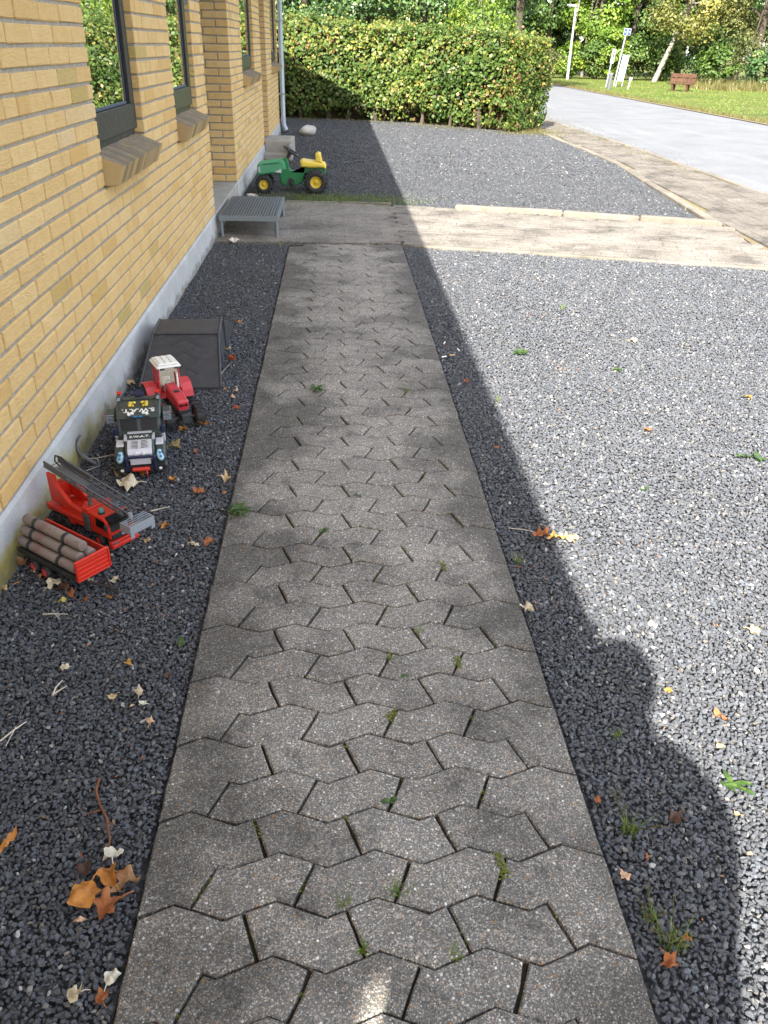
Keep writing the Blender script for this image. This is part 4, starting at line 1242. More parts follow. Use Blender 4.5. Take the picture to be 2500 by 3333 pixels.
# ------------------------------------------------------------------ metal grate step
gs = thing("grate_step", "galvanised steel grate step on four legs in front of the entrance", "step", (0, 0, 0))
gx0, gx1, gy0, gy1, gzt = -0.955, -0.475, 7.01, 7.99, 0.165
mb = MB()
mb.b2(gx0, gx1, gy0, gy0 + .012, gzt - .04, gzt); mb.b2(gx0, gx1, gy1 - .012, gy1, gzt - .04, gzt)
mb.b2(gx0, gx0 + .012, gy0 + .0125, gy1 - .0125, gzt - .04, gzt - .0005); mb.b2(gx1 - .012, gx1, gy0 + .0125, gy1 - .0125, gzt - .04, gzt - .0005)
mb.build("frame", M["galv"], gs)
nb = 20
m_ = MB(); m_.b2(-.0035, .0035, gy0 + .0125, gy1 - .0125, gzt - .032, gzt - .002); barm = m_.mesh("bar", M["galv"])
for k in range(nb): link("bar", barm, gs, (gx0 + .022 + (gx1 - gx0 - .044) * k / (nb - 1), 0, 0))
m_ = MB(); m_.b2(gx0 + .0125, gx1 - .0125, -.002, .002, gzt - .022, gzt - .0035); rm = m_.mesh("cross_bar", M["galv"])
for k in range(12): link("cross_bar", rm, gs, (0, gy0 + .06 + k * .08, 0))
for x in (gx0 + .015, gx1 - .015):
    for y in (gy0 + .03, gy1 - .03):
        m_ = MB(); m_.cyl((x, y, -.01), (x, y, gzt - .005), .016, None, 12); m_.build("leg", M["galv"], gs)

# ------------------------------------------------------------------ stones and debris
def rock(name, label, cat, x, y, z, dims, seed, mat, rz=0):
    bm = bmesh.new(); bmesh.ops.create_icosphere(bm, subdivisions=3, radius=1)
    r = random.Random(seed); ks = [(Vector((r.gauss(0, 1), r.gauss(0, 1), r.gauss(0, 1))), r.uniform(0, 6)) for _ in range(9)]
    for v in bm.verts:
        k = 1 + sum(math.sin(v.co.dot(a) * 2.2 + b) for a, b in ks) * .05
        v.co = Vector((v.co.x * dims[0] * k, v.co.y * dims[1] * k, v.co.z * dims[2] * k))
    for f in bm.faces: f.smooth = True
    me = bpy.data.meshes.new(name); bm.to_mesh(me); bm.free(); me.materials.append(mat)
    return tag(link(name, me, None, (x, y, z), (0, 0, rz)), label, cat)
rock("boulder", "pale lichen spotted boulder lying on shaded gravel before the hedge", "rock", -0.475, 15.75, 0.055, (.15, .17, .095), 4, M["rock"], .3)

plast = plain("broken_pale_shell", (0.62, 0.55, 0.48), 0.7, 0, .2, .3, 30)
def shard(name, label, x, y, s, seed, mat):
    r = random.Random(seed); m_ = MB()
    for k in range(3):
        a = r.uniform(0, 6.28); c = Vector((math.cos(a), math.sin(a), 0)) * s * .28
        pts = [(c.x + s * .45 * math.cos(q), c.y + s * .3 * math.sin(q) * r.uniform(.6, 1.1), .012 + s * .28 * math.cos((q - a) * 1) ** 2) for q in [i_ * 6.283 / 9 for i_ in range(9)]]
        n = len(pts)
        m_.add([(c.x, c.y, .012 + s * .38)] + pts, [(0, 1 + i_, 1 + (i_ + 1) % n) for i_ in range(n)])
    o = m_.build(name, mat, None, (x, y, -.006), (0, 0, r.uniform(0, 6)))
    sd = o.modifiers.new("thick", 'SOLIDIFY'); sd.thickness = .006
    return tag(o, label, "debris")
shard("bark_piece", "broken pale bark piece on gravel under the near edge of the grate step", -0.82, 6.80, .085, 3, plast)
shard("bark_piece", "pale curled bark scrap between the grate step and the pedal tractor", -0.855, 8.98, .10, 5, plast)

butt_w = plain("cigarette_paper", (0.78, 0.77, 0.74), .7); butt_t = plain("cigarette_filter", (0.55, 0.36, 0.17), .7)
for x, y, a, lab, mt in ((0.583, 4.283, 1.3, "white cigarette butt furthest along the shaded gravel beside the path", butt_w), (0.644, 4.172, 1.8, "white cigarette butt beside the tan one, nearest the shadow edge", butt_w),
                         (0.555, 4.057, .5, "white cigarette butt lying closest to the path edge", butt_w), (0.600, 4.082, .1, "tan cigarette filter among the white butts", butt_t)):
    m_ = MB(); m_.cyl((-.014, 0, 0), (.014, 0, 0), .0042, .0038, 9)
    tag(m_.build("cigarette_butt", mt, None, (x, y, .002), (0, 0, a)), lab, "cigarette butt", "cigarette butts beside the path")

m_ = MB()
for k in range(9):
    q = k / 9; q2 = (k + 1) / 9
    f = lambda t_: Vector((.004 + .05 * t_ ** 1.6 - .03 * math.sin(3.1 * t_), -.03 * t_, .105 * (1 - t_) ** 1.0))
    a, b = f(q), f(q2); w = .008 + .006 * math.sin(3.14 * q)
    m_.add([a + Vector((-w * .3, w, 0)), a + Vector((w * .3, -w, 0)), b + Vector((w * .3, -w, 0)), b + Vector((-w * .3, w, 0))], [(0, 1, 2, 3)])
o = m_.build("metal_strip", plain("grey_strip", (0.16, 0.165, 0.17), .5, .3, .2, .1), None, (-0.965, 2.86, -.004))
o.modifiers.new("thick", 'SOLIDIFY').thickness = .005
tag(o, "bent dark grey strip sticking up at the wall foot behind the fire engine", "metal strip")

# ------------------------------------------------------------------ twigs
def twig(name, label, x, y, pts_list, rad, mat, rz=0):
    m_ = MB()
    for pts, k in pts_list: m_.tube(pts, [rad * k * (1 - .5 * i_ / max(1, len(pts) - 1)) for i_ in range(len(pts))], 6)
    return tag(m_.build(name, M[mat], None, (x, y, .002), (0, 0, rz)), label, "twig")
twig("twig", "white forked twig alone on the near gravel", -0.692, 1.567, [([(0, -.025, .003), (-.004, 0, .006), (-.002, .03, .004)], 1), ([(0, -.02, .003), (.012, -.004, .006), (.018, .012, .004)], .8)], .0028, "twig", -.2)
twig("twig", "pale thin twig with a side shoot in front of the trailer leaves", -0.786, 1.867, [([(-.035, .006, .002), (0, .004, .005), (.035, .004, .003)], 1), ([(0, .004, .004), (.02, -.02, .003)], .7)], .0022, "twig")
twig("twig", "pale crossed straw at the border of the near gravel", -0.751, 1.425, [([(-.02, -.03, .002), (0, 0, .005), (.02, .03, .003)], 1), ([(.002, .012, .004), (-.002, -.045, .002)], .6)], .0024, "twig")
twig("twig", "long curved red brown twig leading to the leaf pile", -0.49, 1.19, [([(-.03, .088, .002), (-.027, .05, .008), (-.008, .01, .008), (.012, -.02, .006), (.03, -.07, .004), (.034, -.105, .002)], 1), ([(-.006, .0, .006), (-.035, -.008, .004)], .7), ([(.015, -.025, .006), (.03, -.04, .004)], .5)], .0034, "redtwig")
twig("twig", "dry branching twig between the wall and the dark truck", -0.90, 2.84, [([(-.06, .01, .004), (-.01, .0, .012), (.04, .025, .014), (.075, .022, .006)], 1), ([(-.01, 0, .012), (.01, -.05, .006), (-.03, -.09, .003)], .8), ([(.0, .005, .012), (-.03, .05, .01)], .6), ([(.075, .022, .006), (.10, -.03, .01), (.125, -.09, .004)], .8)], .0022, "twig")
twig("twig", "dry branching stalk under the front bumper of the dark truck", -0.76, 2.66, [([(0, .04, .004), (0, 0, .012), (-.02, -.035, .003)], 1), ([(0, 0, .01), (.035, .03, .006)], .7), ([(0, 0, .01), (-.04, .02, .004)], .7), ([(0, 0, .01), (.02, -.03, .004)], .6)], .002, "twig")
twig("twig", "short pale stick right of the ladder basket", -0.606, 2.46, [([(-.03, -.012, .003), (.03, .014, .005)], 1)], .003, "twig")
twig("twig", "thin straw standing on gravel beside the ramp", -0.545, 3.78, [([(-.02, -.06, .003), (0, 0, .02), (.025, .07, .03)], 1)], .0016, "twig")
twig("twig", "thin dry stalk lying across the gravel shadow below the torn leaf", 0.62, 2.30, [([(-.05, .02, .003), (0, .005, .006), (.05, -.015, .003)], 1)], .0014, "twig")

# ------------------------------------------------------------------ toys: shared parts
TY = plain("toy_tyre", (0.018, 0.018, 0.019), .75, 0, .2, .2, 60, dust=.15)
BLK = plain("toy_black", (0.02, 0.02, 0.022), .5, 0, .2, .05, 60, dust=.12)
RED = plain("toy_red", (0.60, 0.028, 0.012), .38, 0, .08, 0, 30, dust=.06)
GLS = plain("toy_black_window", (0.004, 0.004, 0.005), .35, 0, .1, spec=.3)
GRY = plain("toy_grey", (0.105, 0.11, 0.12), .5, .15, .12, .03, 60, dust=.1)
LGRY = plain("toy_light_grey", (0.26, 0.285, 0.32), .5, 0, .1, .03, 60, dust=.1)
TEAL = plain("toy_teal", (0.10, 0.32, 0.33), .25)
WHT = plain("toy_white", (0.80, 0.80, 0.76), .45, 0, .06, 0, 60, dust=.08)

def wheel(parent, x, y, z, r, w, rim_mat, lugs=0, rim=.55, out=1):
    """tyre (lathe about y) with a rim sub-part; out = side of the rim's face"""
    m_ = MB(); a = r * .93
    m_.lathe([(r * rim, -w / 2), (a * .93, -w / 2), (a, -w * .32), (a, w * .32), (a * .93, w / 2), (r * rim, w / 2), (r * rim, -w / 2)], (0, 0, 0), 'y', 26)
    for k in range(lugs):
        t_ = 2 * math.pi * k / lugs
        for s_ in (-1, 1):
            tt = t_ + (0 if s_ < 0 else math.pi / lugs)
            m_.box((math.cos(tt) * a, s_ * w * .26, math.sin(tt) * a), (r * .16, w * .5, 2.0 * r / lugs), (0, -tt, s_ * .0), .0)
    t_ = m_.build("wheel", TY, parent, (x, y, z))
    q = MB(); o_ = out
    q.lathe([(0.0, o_ * w * .36), (r * .16, o_ * w * .36), (r * .18, o_ * w * .26), (r * rim * .75, o_ * w * .22), (r * rim * .88, o_ * w * .44), (r * rim * 1.02, o_ * w * .46), (r * rim * 1.02, -o_ * w * .40), (0, -o_ * w * .40)], (0, 0, 0), 'y', 26)
    for k in range(5):
        an = 2 * math.pi * k / 5
        q.cyl((math.cos(an) * r * rim * .45, o_ * w * .2, math.sin(an) * r * rim * .45), (math.cos(an) * r * rim * .45, o_ * w * .30, math.sin(an) * r * rim * .45), r * .045, None, 8)
    q.build("rim", rim_mat, t_)
    return t_

def text(body, size, mat, parent, loc, rot, name="lettering", extr=.0004):
    cu = bpy.data.curves.new(name, 'FONT'); cu.body = body; cu.size = size; cu.extrude = extr; cu.align_x = 'CENTER'; cu.align_y = 'CENTER'; cu.offset = size * .026
    tmp = bpy.data.objects.new(name + "_src", cu); COL.objects.link(tmp)
    bpy.context.view_layer.update()
    me = bpy.data.meshes.new_from_object(tmp.evaluated_get(bpy.context.evaluated_depsgraph_get()))
    bpy.data.objects.remove(tmp); bpy.data.curves.remove(cu)
    me.materials.clear(); me.materials.append(mat); me.name = name
    return link(name, me, parent, loc, rot)

# ------------------------------------------------------------------ toy fire engine
fe = thing("toy_fire_engine", "red toy fire engine with grey ladder and basket, parked against the wall", "toy truck", (-0.800, 2.336, -.002), math.atan2(-.625, .78))
W2 = .047
mb = MB(); mb.b2(-.155, .135, -.030, .030, .020, .046, .003); mb.b2(-.13, -.05, -.044, .044, .026, .040, .003); mb.build("chassis", BLK, fe)
for x in (.095, -.075, -.122):
    for s in (-1, 1): wheel(fe, x, s * .040, .0215, .0215, .018, RED if x > 0 else BLK, 0, .5, s)
mb = MB(); mb.prism([(.060, .042), (.156, .042), (.158, .066), (.146, .104), (.134, .113), (.060, .115)], 'y', -W2, W2, .004)
cab = mb.build("cab", RED, fe)
mb = MB(); mb.prism([(.1575, .0665), (.1595, .069), (.1485, .1015), (.1455, .1035)], 'y', -.040, .040); 
mb.build("windscreen", GLS, cab)
for s in (-1, 1):
    m_ = MB(); m_.prism([(.095, .073), (.146, .073), (.136, .101), (.097, .104)], 'y', s * (W2 - .002), s * (W2 + .0012)); m_.build("side_window", GLS, cab)
    m_ = MB(); m_.b2(.147, .155, s * (W2 + .001), s * (W2 + .012), .074, .098, .003); m_.build("mirror", BLK, cab)
m_ = MB(); m_.prism([(.132, .1135), (.164, .104), (.163, .100), (.132, .1105)], 'y', -.041, .041); m_.build("sun_visor", GLS, cab)
m_ = MB(); m_.b2(.156, .1605, -.041, .041, .040, .058, .002); gr_ = m_.build("grille", BLK, fe)
m_ = MB(); m_.b2(.1606, .162, -.006, .006, .045, .054, .001); m_.build("badge", LGRY, gr_)
m_ = MB(); m_.b2(.150, .171, -.051, .051, .014, .028, .003); m_.b2(.150, .166, -.051, .051, .0285, .037, .002); bp = m_.build("bumper", RED, fe)
for s in (-1, 1):
    m_ = MB(); m_.b2(.1660, .1685, s * .028, s * .046, .0295, .036, .001); m_.build("headlight", GRY, bp)
m_ = MB(); m_.b2(.028, .058, -W2 - .001, W2 + .001, .036, .098, .002); cb = m_.build("equipment_locker", GRY, fe)
m_ = MB(); m_.b2(.027, .0595, -W2, W2, .0985, .120, .003); m_.build("locker_roof", RED, cb)
m_ = MB(); m_.cyl((.044, -.022, .120), (.044, -.022, .152), .0062, None, 14); m_.build("exhaust_stack", GRY, fe)
m_ = MB(); m_.prism([(-.165, .046), (-.165, .068), (.025, .068), (.025, .046), (-.02, .046), (-.025, .034), (-.045, .034), (-.052, .046), (-.055, .052), (-.142, .052), (-.146, .046)], 'y', -W2 - .002, W2 + .002, .002); m_.build("bed", RED, fe)
m_ = MB(); m_.cyl((-.085, 0, .068), (-.085, 0, .078), .036, None, 24)
for s in (-1, 1):
    m_.prism([(-.150, .078), (.012, .078), (.014, .090), (-.052, .100), (-.112, .150), (-.116, .178), (-.152, .178)], 'y', s * .024, s * .038, .003)
m_.b2(-.148, -.125, -.0235, .0235, .08, .14); m_.build("turret", RED, fe)
# ladder, in a frame tilted about its rear pivot
LA = Vector((-.172, 0, .188)); LB = Vector((.208, 0, .140)); ld = (LB - LA).normalized(); ln = Vector((-ld.z, 0, ld.x)); LL = (LB - LA).length
lad = thing("ladder", None, None); lad.parent = fe
lad_m = Matrix(((ld.x, 0, ln.x, LA.x), (0, 1, 0, LA.y), (ld.z, 0, ln.z, LA.z), (0, 0, 0, 1)))
def lmb():
    m_ = MB(); m_.M = lad_m.copy(); return m_
for s in (-1, 1):
    m_ = lmb(); y = s * .026
    m_.b2(0, LL, y - .0022, y + .0022, 0, .0045); m_.b2(0, LL, y - .0022, y + .0022, .0185, .023)
    m_.b2(0, LL * .42, y - .0016, y + .0016, .0046, .0184)
    k = LL * .42; st = .017; i_ = 0
    while k < LL - .005:
        a = Vector((k, y, .0045 if i_ % 2 else .0185)); b = Vector((min(LL, k + st), y, .0185 if i_ % 2 else .0045)); m_.cyl(a, b, .0016, None, 5); k += st; i_ += 1
    m_.build("ladder_rail", GRY, lad)
m_ = lmb()
for k in range(22): m_.cyl((LL * .03 + LL * .95 * k / 21, -.0235, .003), (LL * .03 + LL * .95 * k / 21, .0235, .003), .0014, None, 6)
m_.build("ladder_rung", GRY, lad)
m_ = lmb(); m_.b2(.03, LL + .012, -.018, -.0145, .006, .012); m_.b2(.03, LL + .012, .0145, .018, .006, .012)
m_.b2(.04, LL * .5, -.014, .014, .006, .0075)
for k in range(16): m_.b2(LL * .5 + k * LL * .03, LL * .5 + k * LL * .03 + .002, -.0145, .0145, .007, .011)
m_.build("inner_ladder", GRY, lad)
m_ = MB(); m_.tube([LA + Vector((.10, .005, .02)), LA + Vector((.05, .01, .035)), LA + Vector((.012, .012, .03)), LA + Vector((.004, .012, .008)), LA + Vector((.03, .012, -.005))], .0028, 7); m_.build("hose", BLK, lad)
text("112", .011, LGRY, lad, tuple(lad_m @ Vector((.125, -.0283, .0115))), (R(90), math.atan2(-ld.z, ld.x), 0))
bk = MB(); bk.M = Matrix.Translation((.026, 0, .022)); x0, x1 = .190, .238
bk.b2(x0, x1, -.046, .046, .078, .081); bk.b2(x1 - .003, x1, -.046, .046, .0812, .106); bk.b2(x0, x1 - .0032, -.046, -.043, .0812, .1055); bk.b2(x0, x1 - .0032, .043, .046, .0812, .1055)
bk.b2(x0, x0 + .003, -.0428, -.02, .0812, .105); bk.b2(x0, x0 + .003, .02, .0428, .0812, .105)
for k in range(4): bk.b2(x0 + .004 + k * .011, x0 + .006 + k * .011, -.0428, .0428, .1062, .1078)
bk.b2(x1 - .003, x1 - .0002, -.046, -.032, .066, .0778); bk.b2(x1 - .003, x1 - .0002, .032, .046, .066, .0778)
bk.cyl((x0 - .006, .0, .10), (x0 - .006, .0, .118), .008, .007, 12)
bk.build("basket", LGRY, fe)
for y, x in ((-.028, .105), (.030, .105)):
    m_ = MB(); m_.cyl((x, y, .113), (x, y, .119), .011, .010, 14); b_ = m_.build("beacon_base", BLK, fe)
    m_ = MB(); m_.cyl((x, y, .119), (x, y, .131), .0072, .0068, 14); m_.build("beacon", TEAL, b_)

# ------------------------------------------------------------------ toy trailer and its logs
TA = math.atan2(-.61, .79)
tr = thing("toy_trailer", "red and black toy trailer carrying grey logs, beside the fire engine", "toy trailer", (-0.712, 2.016, -.002), TA)
mb = MB(); mb.b2(-.285, 0, -.050, .050, .048, .054, .001); mb.b2(-.28, -.005, -.028, -.020, .030, .0478); mb.b2(-.28, -.005, .020, .028, .030, .0478)
mb.b2(-.285, -.003, -.0555, -.0502, .040, .056, .001); mb.b2(-.24, -.09, -.022, .022, .024, .040, .002)
mb.build("chassis", BLK, tr)
mb = MB(); mb.b2(0, .006, -.058, .058, .046, .112, .0015)
for z in (.058, .072, .086, .100): mb.b2(.0061, .0092, -.052, .052, z - .0035, z + .0035, .0012)
for s in (-1, 1): mb.b2(.0061, .011, s * .0525, s * .058, .046, .112, .001)
mb.b2(.0061, .0108, -.0522, .0522, .1065, .112, .001); mb.b2(.0061, .0108, -.0522, .0522, .046, .050, .001)
mb.build("front_board", RED, tr)
mb = MB(); mb.b2(-.283, -.0005, .053, .058, .046, .106, .0012); mb.build("side_board", RED, tr)
PINK = plain("toy_rim", (0.50, 0.045, 0.07), .45, 0, .1, 0, 60, dust=.1)
for x in (-.205, -.150):
    for s in (-1, 1): wheel(tr, x, s * .055, .0200, .0200, .016, PINK, 0, .66, s)
mb = MB(); mb.cyl((.0, -.03, .034), (.075, 0, .026), .004, None, 7); mb.cyl((.0, .03, .034), (.075, 0, .026), .004, None, 7); mb.b2(.03, .04, -.018, .018, .028, .034)
mb.b2(.066, .10, -.007, .007, .020, .028, .002); mb.cyl((.098, 0, .014), (.098, 0, .028), .006, None, 10); mb.b2(.052, .058, -.006, .006, .0, .03)
mb.build("drawbar", BLK, tr)

t = NT("toy_log"); v = t.obj()
c = t.mix(t.ramp(t.noise(t.scale(v, (.4, 1, 1)), 22, 4), [(.35, 0.), (.65, 1.)]), (0.185, 0.145, 0.13), (0.255, 0.205, 0.18))
c = t.mix(t.ramp(t.noise(v, 16, 3), [(.58, 0.), (.72, .55)]), c, (0.22, 0.09, 0.095))
LOGM = t.pbr(c, .8, 0, .2, t.bump(t.noise(v, 140, 3), .25, .002))
KNOT = plain("log_knot", (0.06, 0.04, 0.03), .8)
def toy_log(label, y, z, x0, L, knots=()):
    T = Matrix.Translation(tr.location) @ Matrix.Rotation(TA, 4, 'Z')
    p = T @ Vector((x0, y, z))
    root = tag(bpy.data.objects.new("toy_log", None), label, "toy log", "grey toy logs on the trailer"); COL.objects.link(root)
    root.location = p; root.rotation_euler = (0, 0, TA)
    m_ = MB(); rr = .0158
    m_.lathe([(0, 0), (rr * .86, 0), (rr * .97, .0012), (rr, .003), (rr, L - .003), (rr * .97, L - .0012), (rr * .86, L), (0, L)], (0, 0, 0), 'x', 22); w = m_.build("log", LOGM, root)
    for k in knots:
        q = MB(); q.cyl((k, -.0095, .0120), (k, -.0102, .0131), .0014, None, 8); q.build("knot", KNOT, w)
    for xb in (.055, .195):
        q = MB(); q.lathe([(rr + .0002, -.0065), (rr + .0016, -.0065), (rr + .0018, 0), (rr + .0016, .0065), (rr + .0002, .0065)], (xb, 0, 0), 'x', 22); q.build("strap", BLK, root)
    return root
toy_log("lowest log on the open side of the toy trailer", -.036, .0715, -.287, .268)
toy_log("log hidden in the middle of the bottom layer on the toy trailer", -.0025, .0715, -.285, .262)
toy_log("log at the bottom beside the red side board of the toy trailer", .031, .0715, -.285, .262)
toy_log("second log up on the open side, between lowest and topmost log", -.019, .1005, -.290, .270)
toy_log("log in the second layer whose end peeks out beside the topmost log", .015, .1005, -.275, .262)
toy_log("topmost log on the toy trailer with two dark knots near its end", -.002, .1295, -.292, .268, (.01, .13, .25))

# ------------------------------------------------------------------ dark green toy truck with white lettering
SA = math.atan2(-.984, .18)
DG = plain("toy_dark_green", (0.035, 0.050, 0.046), .45, 0, .12, .04, 60, dust=.10)
SIL = plain("toy_silver", (0.58, 0.58, 0.62), .4, .2, .08, 0, 60, dust=.06)
NAV = plain("toy_navy", (0.012, 0.018, 0.055), .4)
YEL = plain("toy_yellow", (0.72, 0.52, 0.06), .45, 0, .08, 0, 60, dust=.1)
LBL = plain("toy_light_blue", (0.36, 0.56, 0.66), .25)
BLU = plain("toy_blue", (0.04, 0.22, 0.50), .3)
sw = thing("toy_truck", "dark green toy police truck with silver grille and white lettering", "toy truck", (-0.750, 2.895, -.002), SA); sw.scale = (1.08, 1.08, 1.08)
mb = MB(); mb.b2(-.165, .15, -.060, .060, .022, .05, .004); mb.build("chassis", BLK, sw)
for x in (.100, -.045, -.125):
    for s in (-1, 1): wheel(sw, x, s * .068, .030, .030, .026, GRY, 16, .5, s)
# bonnet
mb = MB()
mb.prism([(.040, .05), (.150, .05), (.154, .078), (.146, .092), (.100, .104), (.040, .110)], 'y', -.048, .048, .005)
bon = mb.build("bonnet", DG, sw)
mb = MB()
for s in (-1, 1): mb.prism([(.045, .040), (.156, .040), (.160, .060), (.150, .080), (.115, .090), (.070, .090), (.045, .080)], 'y', s * .0485, s * .084, .007)
mb.build("fender", DG, sw)
mb = MB()
for s in (-1, 1): mb.prism([(.066, .0905), (.112, .0905), (.104, .0955), (.070, .0975)], 'y', s * .052, s * .078, .002)
mb.build("fender_cap", SIL, sw)
# silver surround and grille on the bonnet nose
mb = MB(); mb.prism([(.098, .1045), (.147, .0925), (.1555, .079), (.157, .060), (.1595, .060), (.1580, .0805), (.1485, .0955), (.099, .1078)], 'y', -.040, .040, .001)
gl_ = mb.build("grille", SIL, sw)
sl = MB()
d_ = Vector((.1485 - .099, 0, .0955 - .1078)).normalized(); nn = Vector((-d_.z, 0, d_.x))
for k in range(6):
    for s in (-1, 1):
        pc = Vector((.106 + k * .0072, s * .0165, .1078 - (.007 + k * .0072) * .249 + .0002))
        sl.box(pc, (.0018, .023, .0012), (0, math.atan2(-d_.z, d_.x), s * .18))
sl.build("slot", GLS, gl_)
mb = MB(); mb.prism([(.030, .1095), (.052, .1075), (.099, .1078), (.099, .1046), (.03, .1085)], 'y', -.052, -.041, .001); mb.prism([(.030, .1095), (.052, .1075), (.099, .1078), (.099, .1046), (.03, .1085)], 'y', .041, .052, .001); mb.b2(.036, .052, -.0408, .0408, .1092, .1118, .001)
mb.build("bonnet_trim", SIL, bon)
text("S.W.A.T.", .0185, WHT, bon, (.0735, 0, .1078), (R(5.4), 0, R(90)))
for s in (-1, 1):
    m_ = MB(); m_.cyl((.1555, s * .012, .0835), (.1640, s * .012, .0825), .0052, None, 12); m_.build("lamp", WHT, gl_)
    m_ = MB(); m_.M = Matrix.Translation((.152, s * .066, .070)) @ Euler((0, R(48), s * R(14))).to_matrix().to_4x4(); m_.ell((0, 0, 0), (.021, .0125, .006), 16, 8); h_ = m_.build("headlight", LBL, sw)
    m_ = MB(); m_.M = Matrix.Translation((.154, s * .066, .0725)) @ Euler((0, R(48), s * R(14))).to_matrix().to_4x4(); m_.ell((-.006, 0, .0035), (.0055, .0045, .003), 10, 6); m_.ell((.007, 0, .0035), (.005, .0045, .003), 10, 6); m_.build("bulb", BLU, h_)
    m_ = MB(); m_.b2(.163, .176, s * .046 - .006, s * .046 + .006, .022, .078, .004); m_.b2(.150, .1628, s * .046 - .005, s * .046 + .005, .066, .078, .003); m_.build("bull_bar", NAV, sw)
m_ = MB(); m_.b2(.164, .174, -.0398, .0398, .070, .080, .003); m_.build("bull_bar", NAV, sw)
m_ = MB(); m_.b2(.1645, .1695, -.034, .034, .046, .069, .002); m_.build("number_plate", SIL, sw)
m_ = MB(); m_.prism([(.130, .020), (.168, .020), (.170, .040), (.150, .046), (.130, .046)], 'y', -.086, .086, .006); bu = m_.build("bumper", BLK, sw)
for s in (-1, 1):
    m_ = MB(); m_.b2(.168, .1715, s * .058, s * .068, .024, .033, .001); m_.build("tow_eye", WHT, bu)
m_ = MB(); m_.cyl((.177, -.028, .033), (.177, .028, .033), .0075, None, 14); m_.cyl((.177, .012, .033), (.177, .016, .033), .0095, None, 14); m_.tube([(.184, .018, .030), (.192, .018, .024), (.190, .018, .014), (.182, .018, .014)], .0025, 6); m_.build("winch", RED, sw)
# cab
mb = MB(); mb.prism([(.048, .05), (.048, .108), (.030, .112), (.008, .150), (-.030, .152), (-.030, .05)], 'y', -.072, .072, .004)
cab = mb.build("cab", DG, sw)
for s in (-1, 1):
    m_ = MB(); m_.prism([(.0300, .1135), (.0318, .1150), (.0118, .1485), (.0100, .1475)], 'y', s * .006, s * .062); m_.build("windscreen", GLS, cab)
    m_ = MB(); m_.prism([(-.022, .110), (.024, .110), (.008, .142), (-.022, .144)], 'y', s * .0712, s * .0732); m_.build("side_window", NAV, cab)
    m_ = MB(); m_.b2(.020, .040, s * .0735, s * .088, .100, .128, .003); m_.build("mirror", NAV, cab)
    m_ = MB()
    for z in (.064, .078, .092): m_.b2(.0, .036, s * .0725, s * .0835, z, z + .006, .001)
    m_.build("step", SIL, cab)
# body box and roof gear
mb = MB(); mb.prism([(-.168, .05), (-.168, .150), (-.160, .164), (-.040, .166), (.012, .158), (.018, .1525), (-.0305, .1525), (-.0305, .05)], 'y', -.076, .076, .005)
box_ = mb.build("rear_body", DG, sw)
m_ = MB()
for k in range(9): m_.b2(-.150 + k * .012, -.143 + k * .012, -.079, -.0762, .06, .15)
for k in range(9): m_.b2(-.150 + k * .012, -.143 + k * .012, .0762, .079, .06, .15)
m_.b2(-.13, -.12, -.06, .06, .1655, .1685); m_.b2(-.155, -.05, -.066, -.058, .1655, .170); m_.b2(-.155, -.05, .058, .066, .1655, .170)
m_.build("rib", DG, box_)
text("S.W.A.T.", .031, WHT, box_, (-.026, 0, .1644), (R(-8.7), 0, R(-90)))
for s in (-1, 1):
    m_ = MB(); m_.b2(-.085, -.050, s * .022, s * .034, .1665, .176, .003); m_.b2(-.085, -.076, s * .008, s * .0215, .1665, .176, .003); m_.b2(-.058, -.050, s * .014, s * .0215, .1665, .174, .002); m_.build("handle", YEL, box_)
lb = MB(); lb.b2(.004, .020, -.040, .040, .1555, .164, .003); lbo = lb.build("light_bar", DG, box_)
for y, x in ((-.030, .012), (-.019, .006), (.019, .006), (.030, .012)):
    m_ = MB(); m_.cyl((x, y, .163), (x + .004, y, .170), .0062, .0056, 12); m_.build("lamp", WHT, lbo)
for s in (-1, 1):
    m_ = MB(); m_.b2(.0202, .0225, s * .002, s * .015, .157, .1625, .001); m_.build("blue_light", BLU, lbo)
    m_ = MB(); m_.cyl((-.148, s * .066, .172), (-.112, s * .068, .176), .010, .0085, 14); m_.cyl((-.140, s * .066, .155), (-.140, s * .066, .170), .006, None, 8); lau = m_.build("launcher", BLK, box_)
    m_ = MB(); m_.cyl((-.1115, s * .068, .176), (-.104, s * .068, .177), .0062, None, 12); m_.build("nozzle", LGRY, lau)
    m_ = MB(); m_.cyl((-.146, s * .067, .182), (-.143, s * .067, .189), .0085, .0075, 12); m_.build("red_cap", RED, lau)
    m_ = MB(); m_.b2(-.075, -.02, s * .0795, s * .112, .122, .158, .005); pod = m_.build("side_pod", DG, box_)
    m_ = MB()
    for k in range(6): m_.b2(-.0198, -.017, s * .083, s * .110, .1255 + k * .0053, .1283 + k * .0053)
    m_.build("pod_louver", LGRY, pod)
    m_ = MB(); m_.b2(-.0196, -.0178, s * .090, s * .102, .131, .150); m_.build("pod_opening", GLS, pod)
    m_ = MB(); m_.b2(-.0197, -.016, s * .1085, s * .1118, .151, .157, .001); m_.build("marker_light", RED, pod)
m_ = MB(); m_.M = Matrix.Translation((-.150, 0, .180)) @ Euler((0, R(20), 0)).to_matrix().to_4x4(); m_.cyl((0, 0, -.003), (0, 0, .004), .019, .017, 20); m_.build("dish", NAV, box_)
m_ = MB(); m_.cyl((-.10, .035, .166), (-.10, .037, .196), .0008, None, 5); m_.build("antenna", BLK, box_)

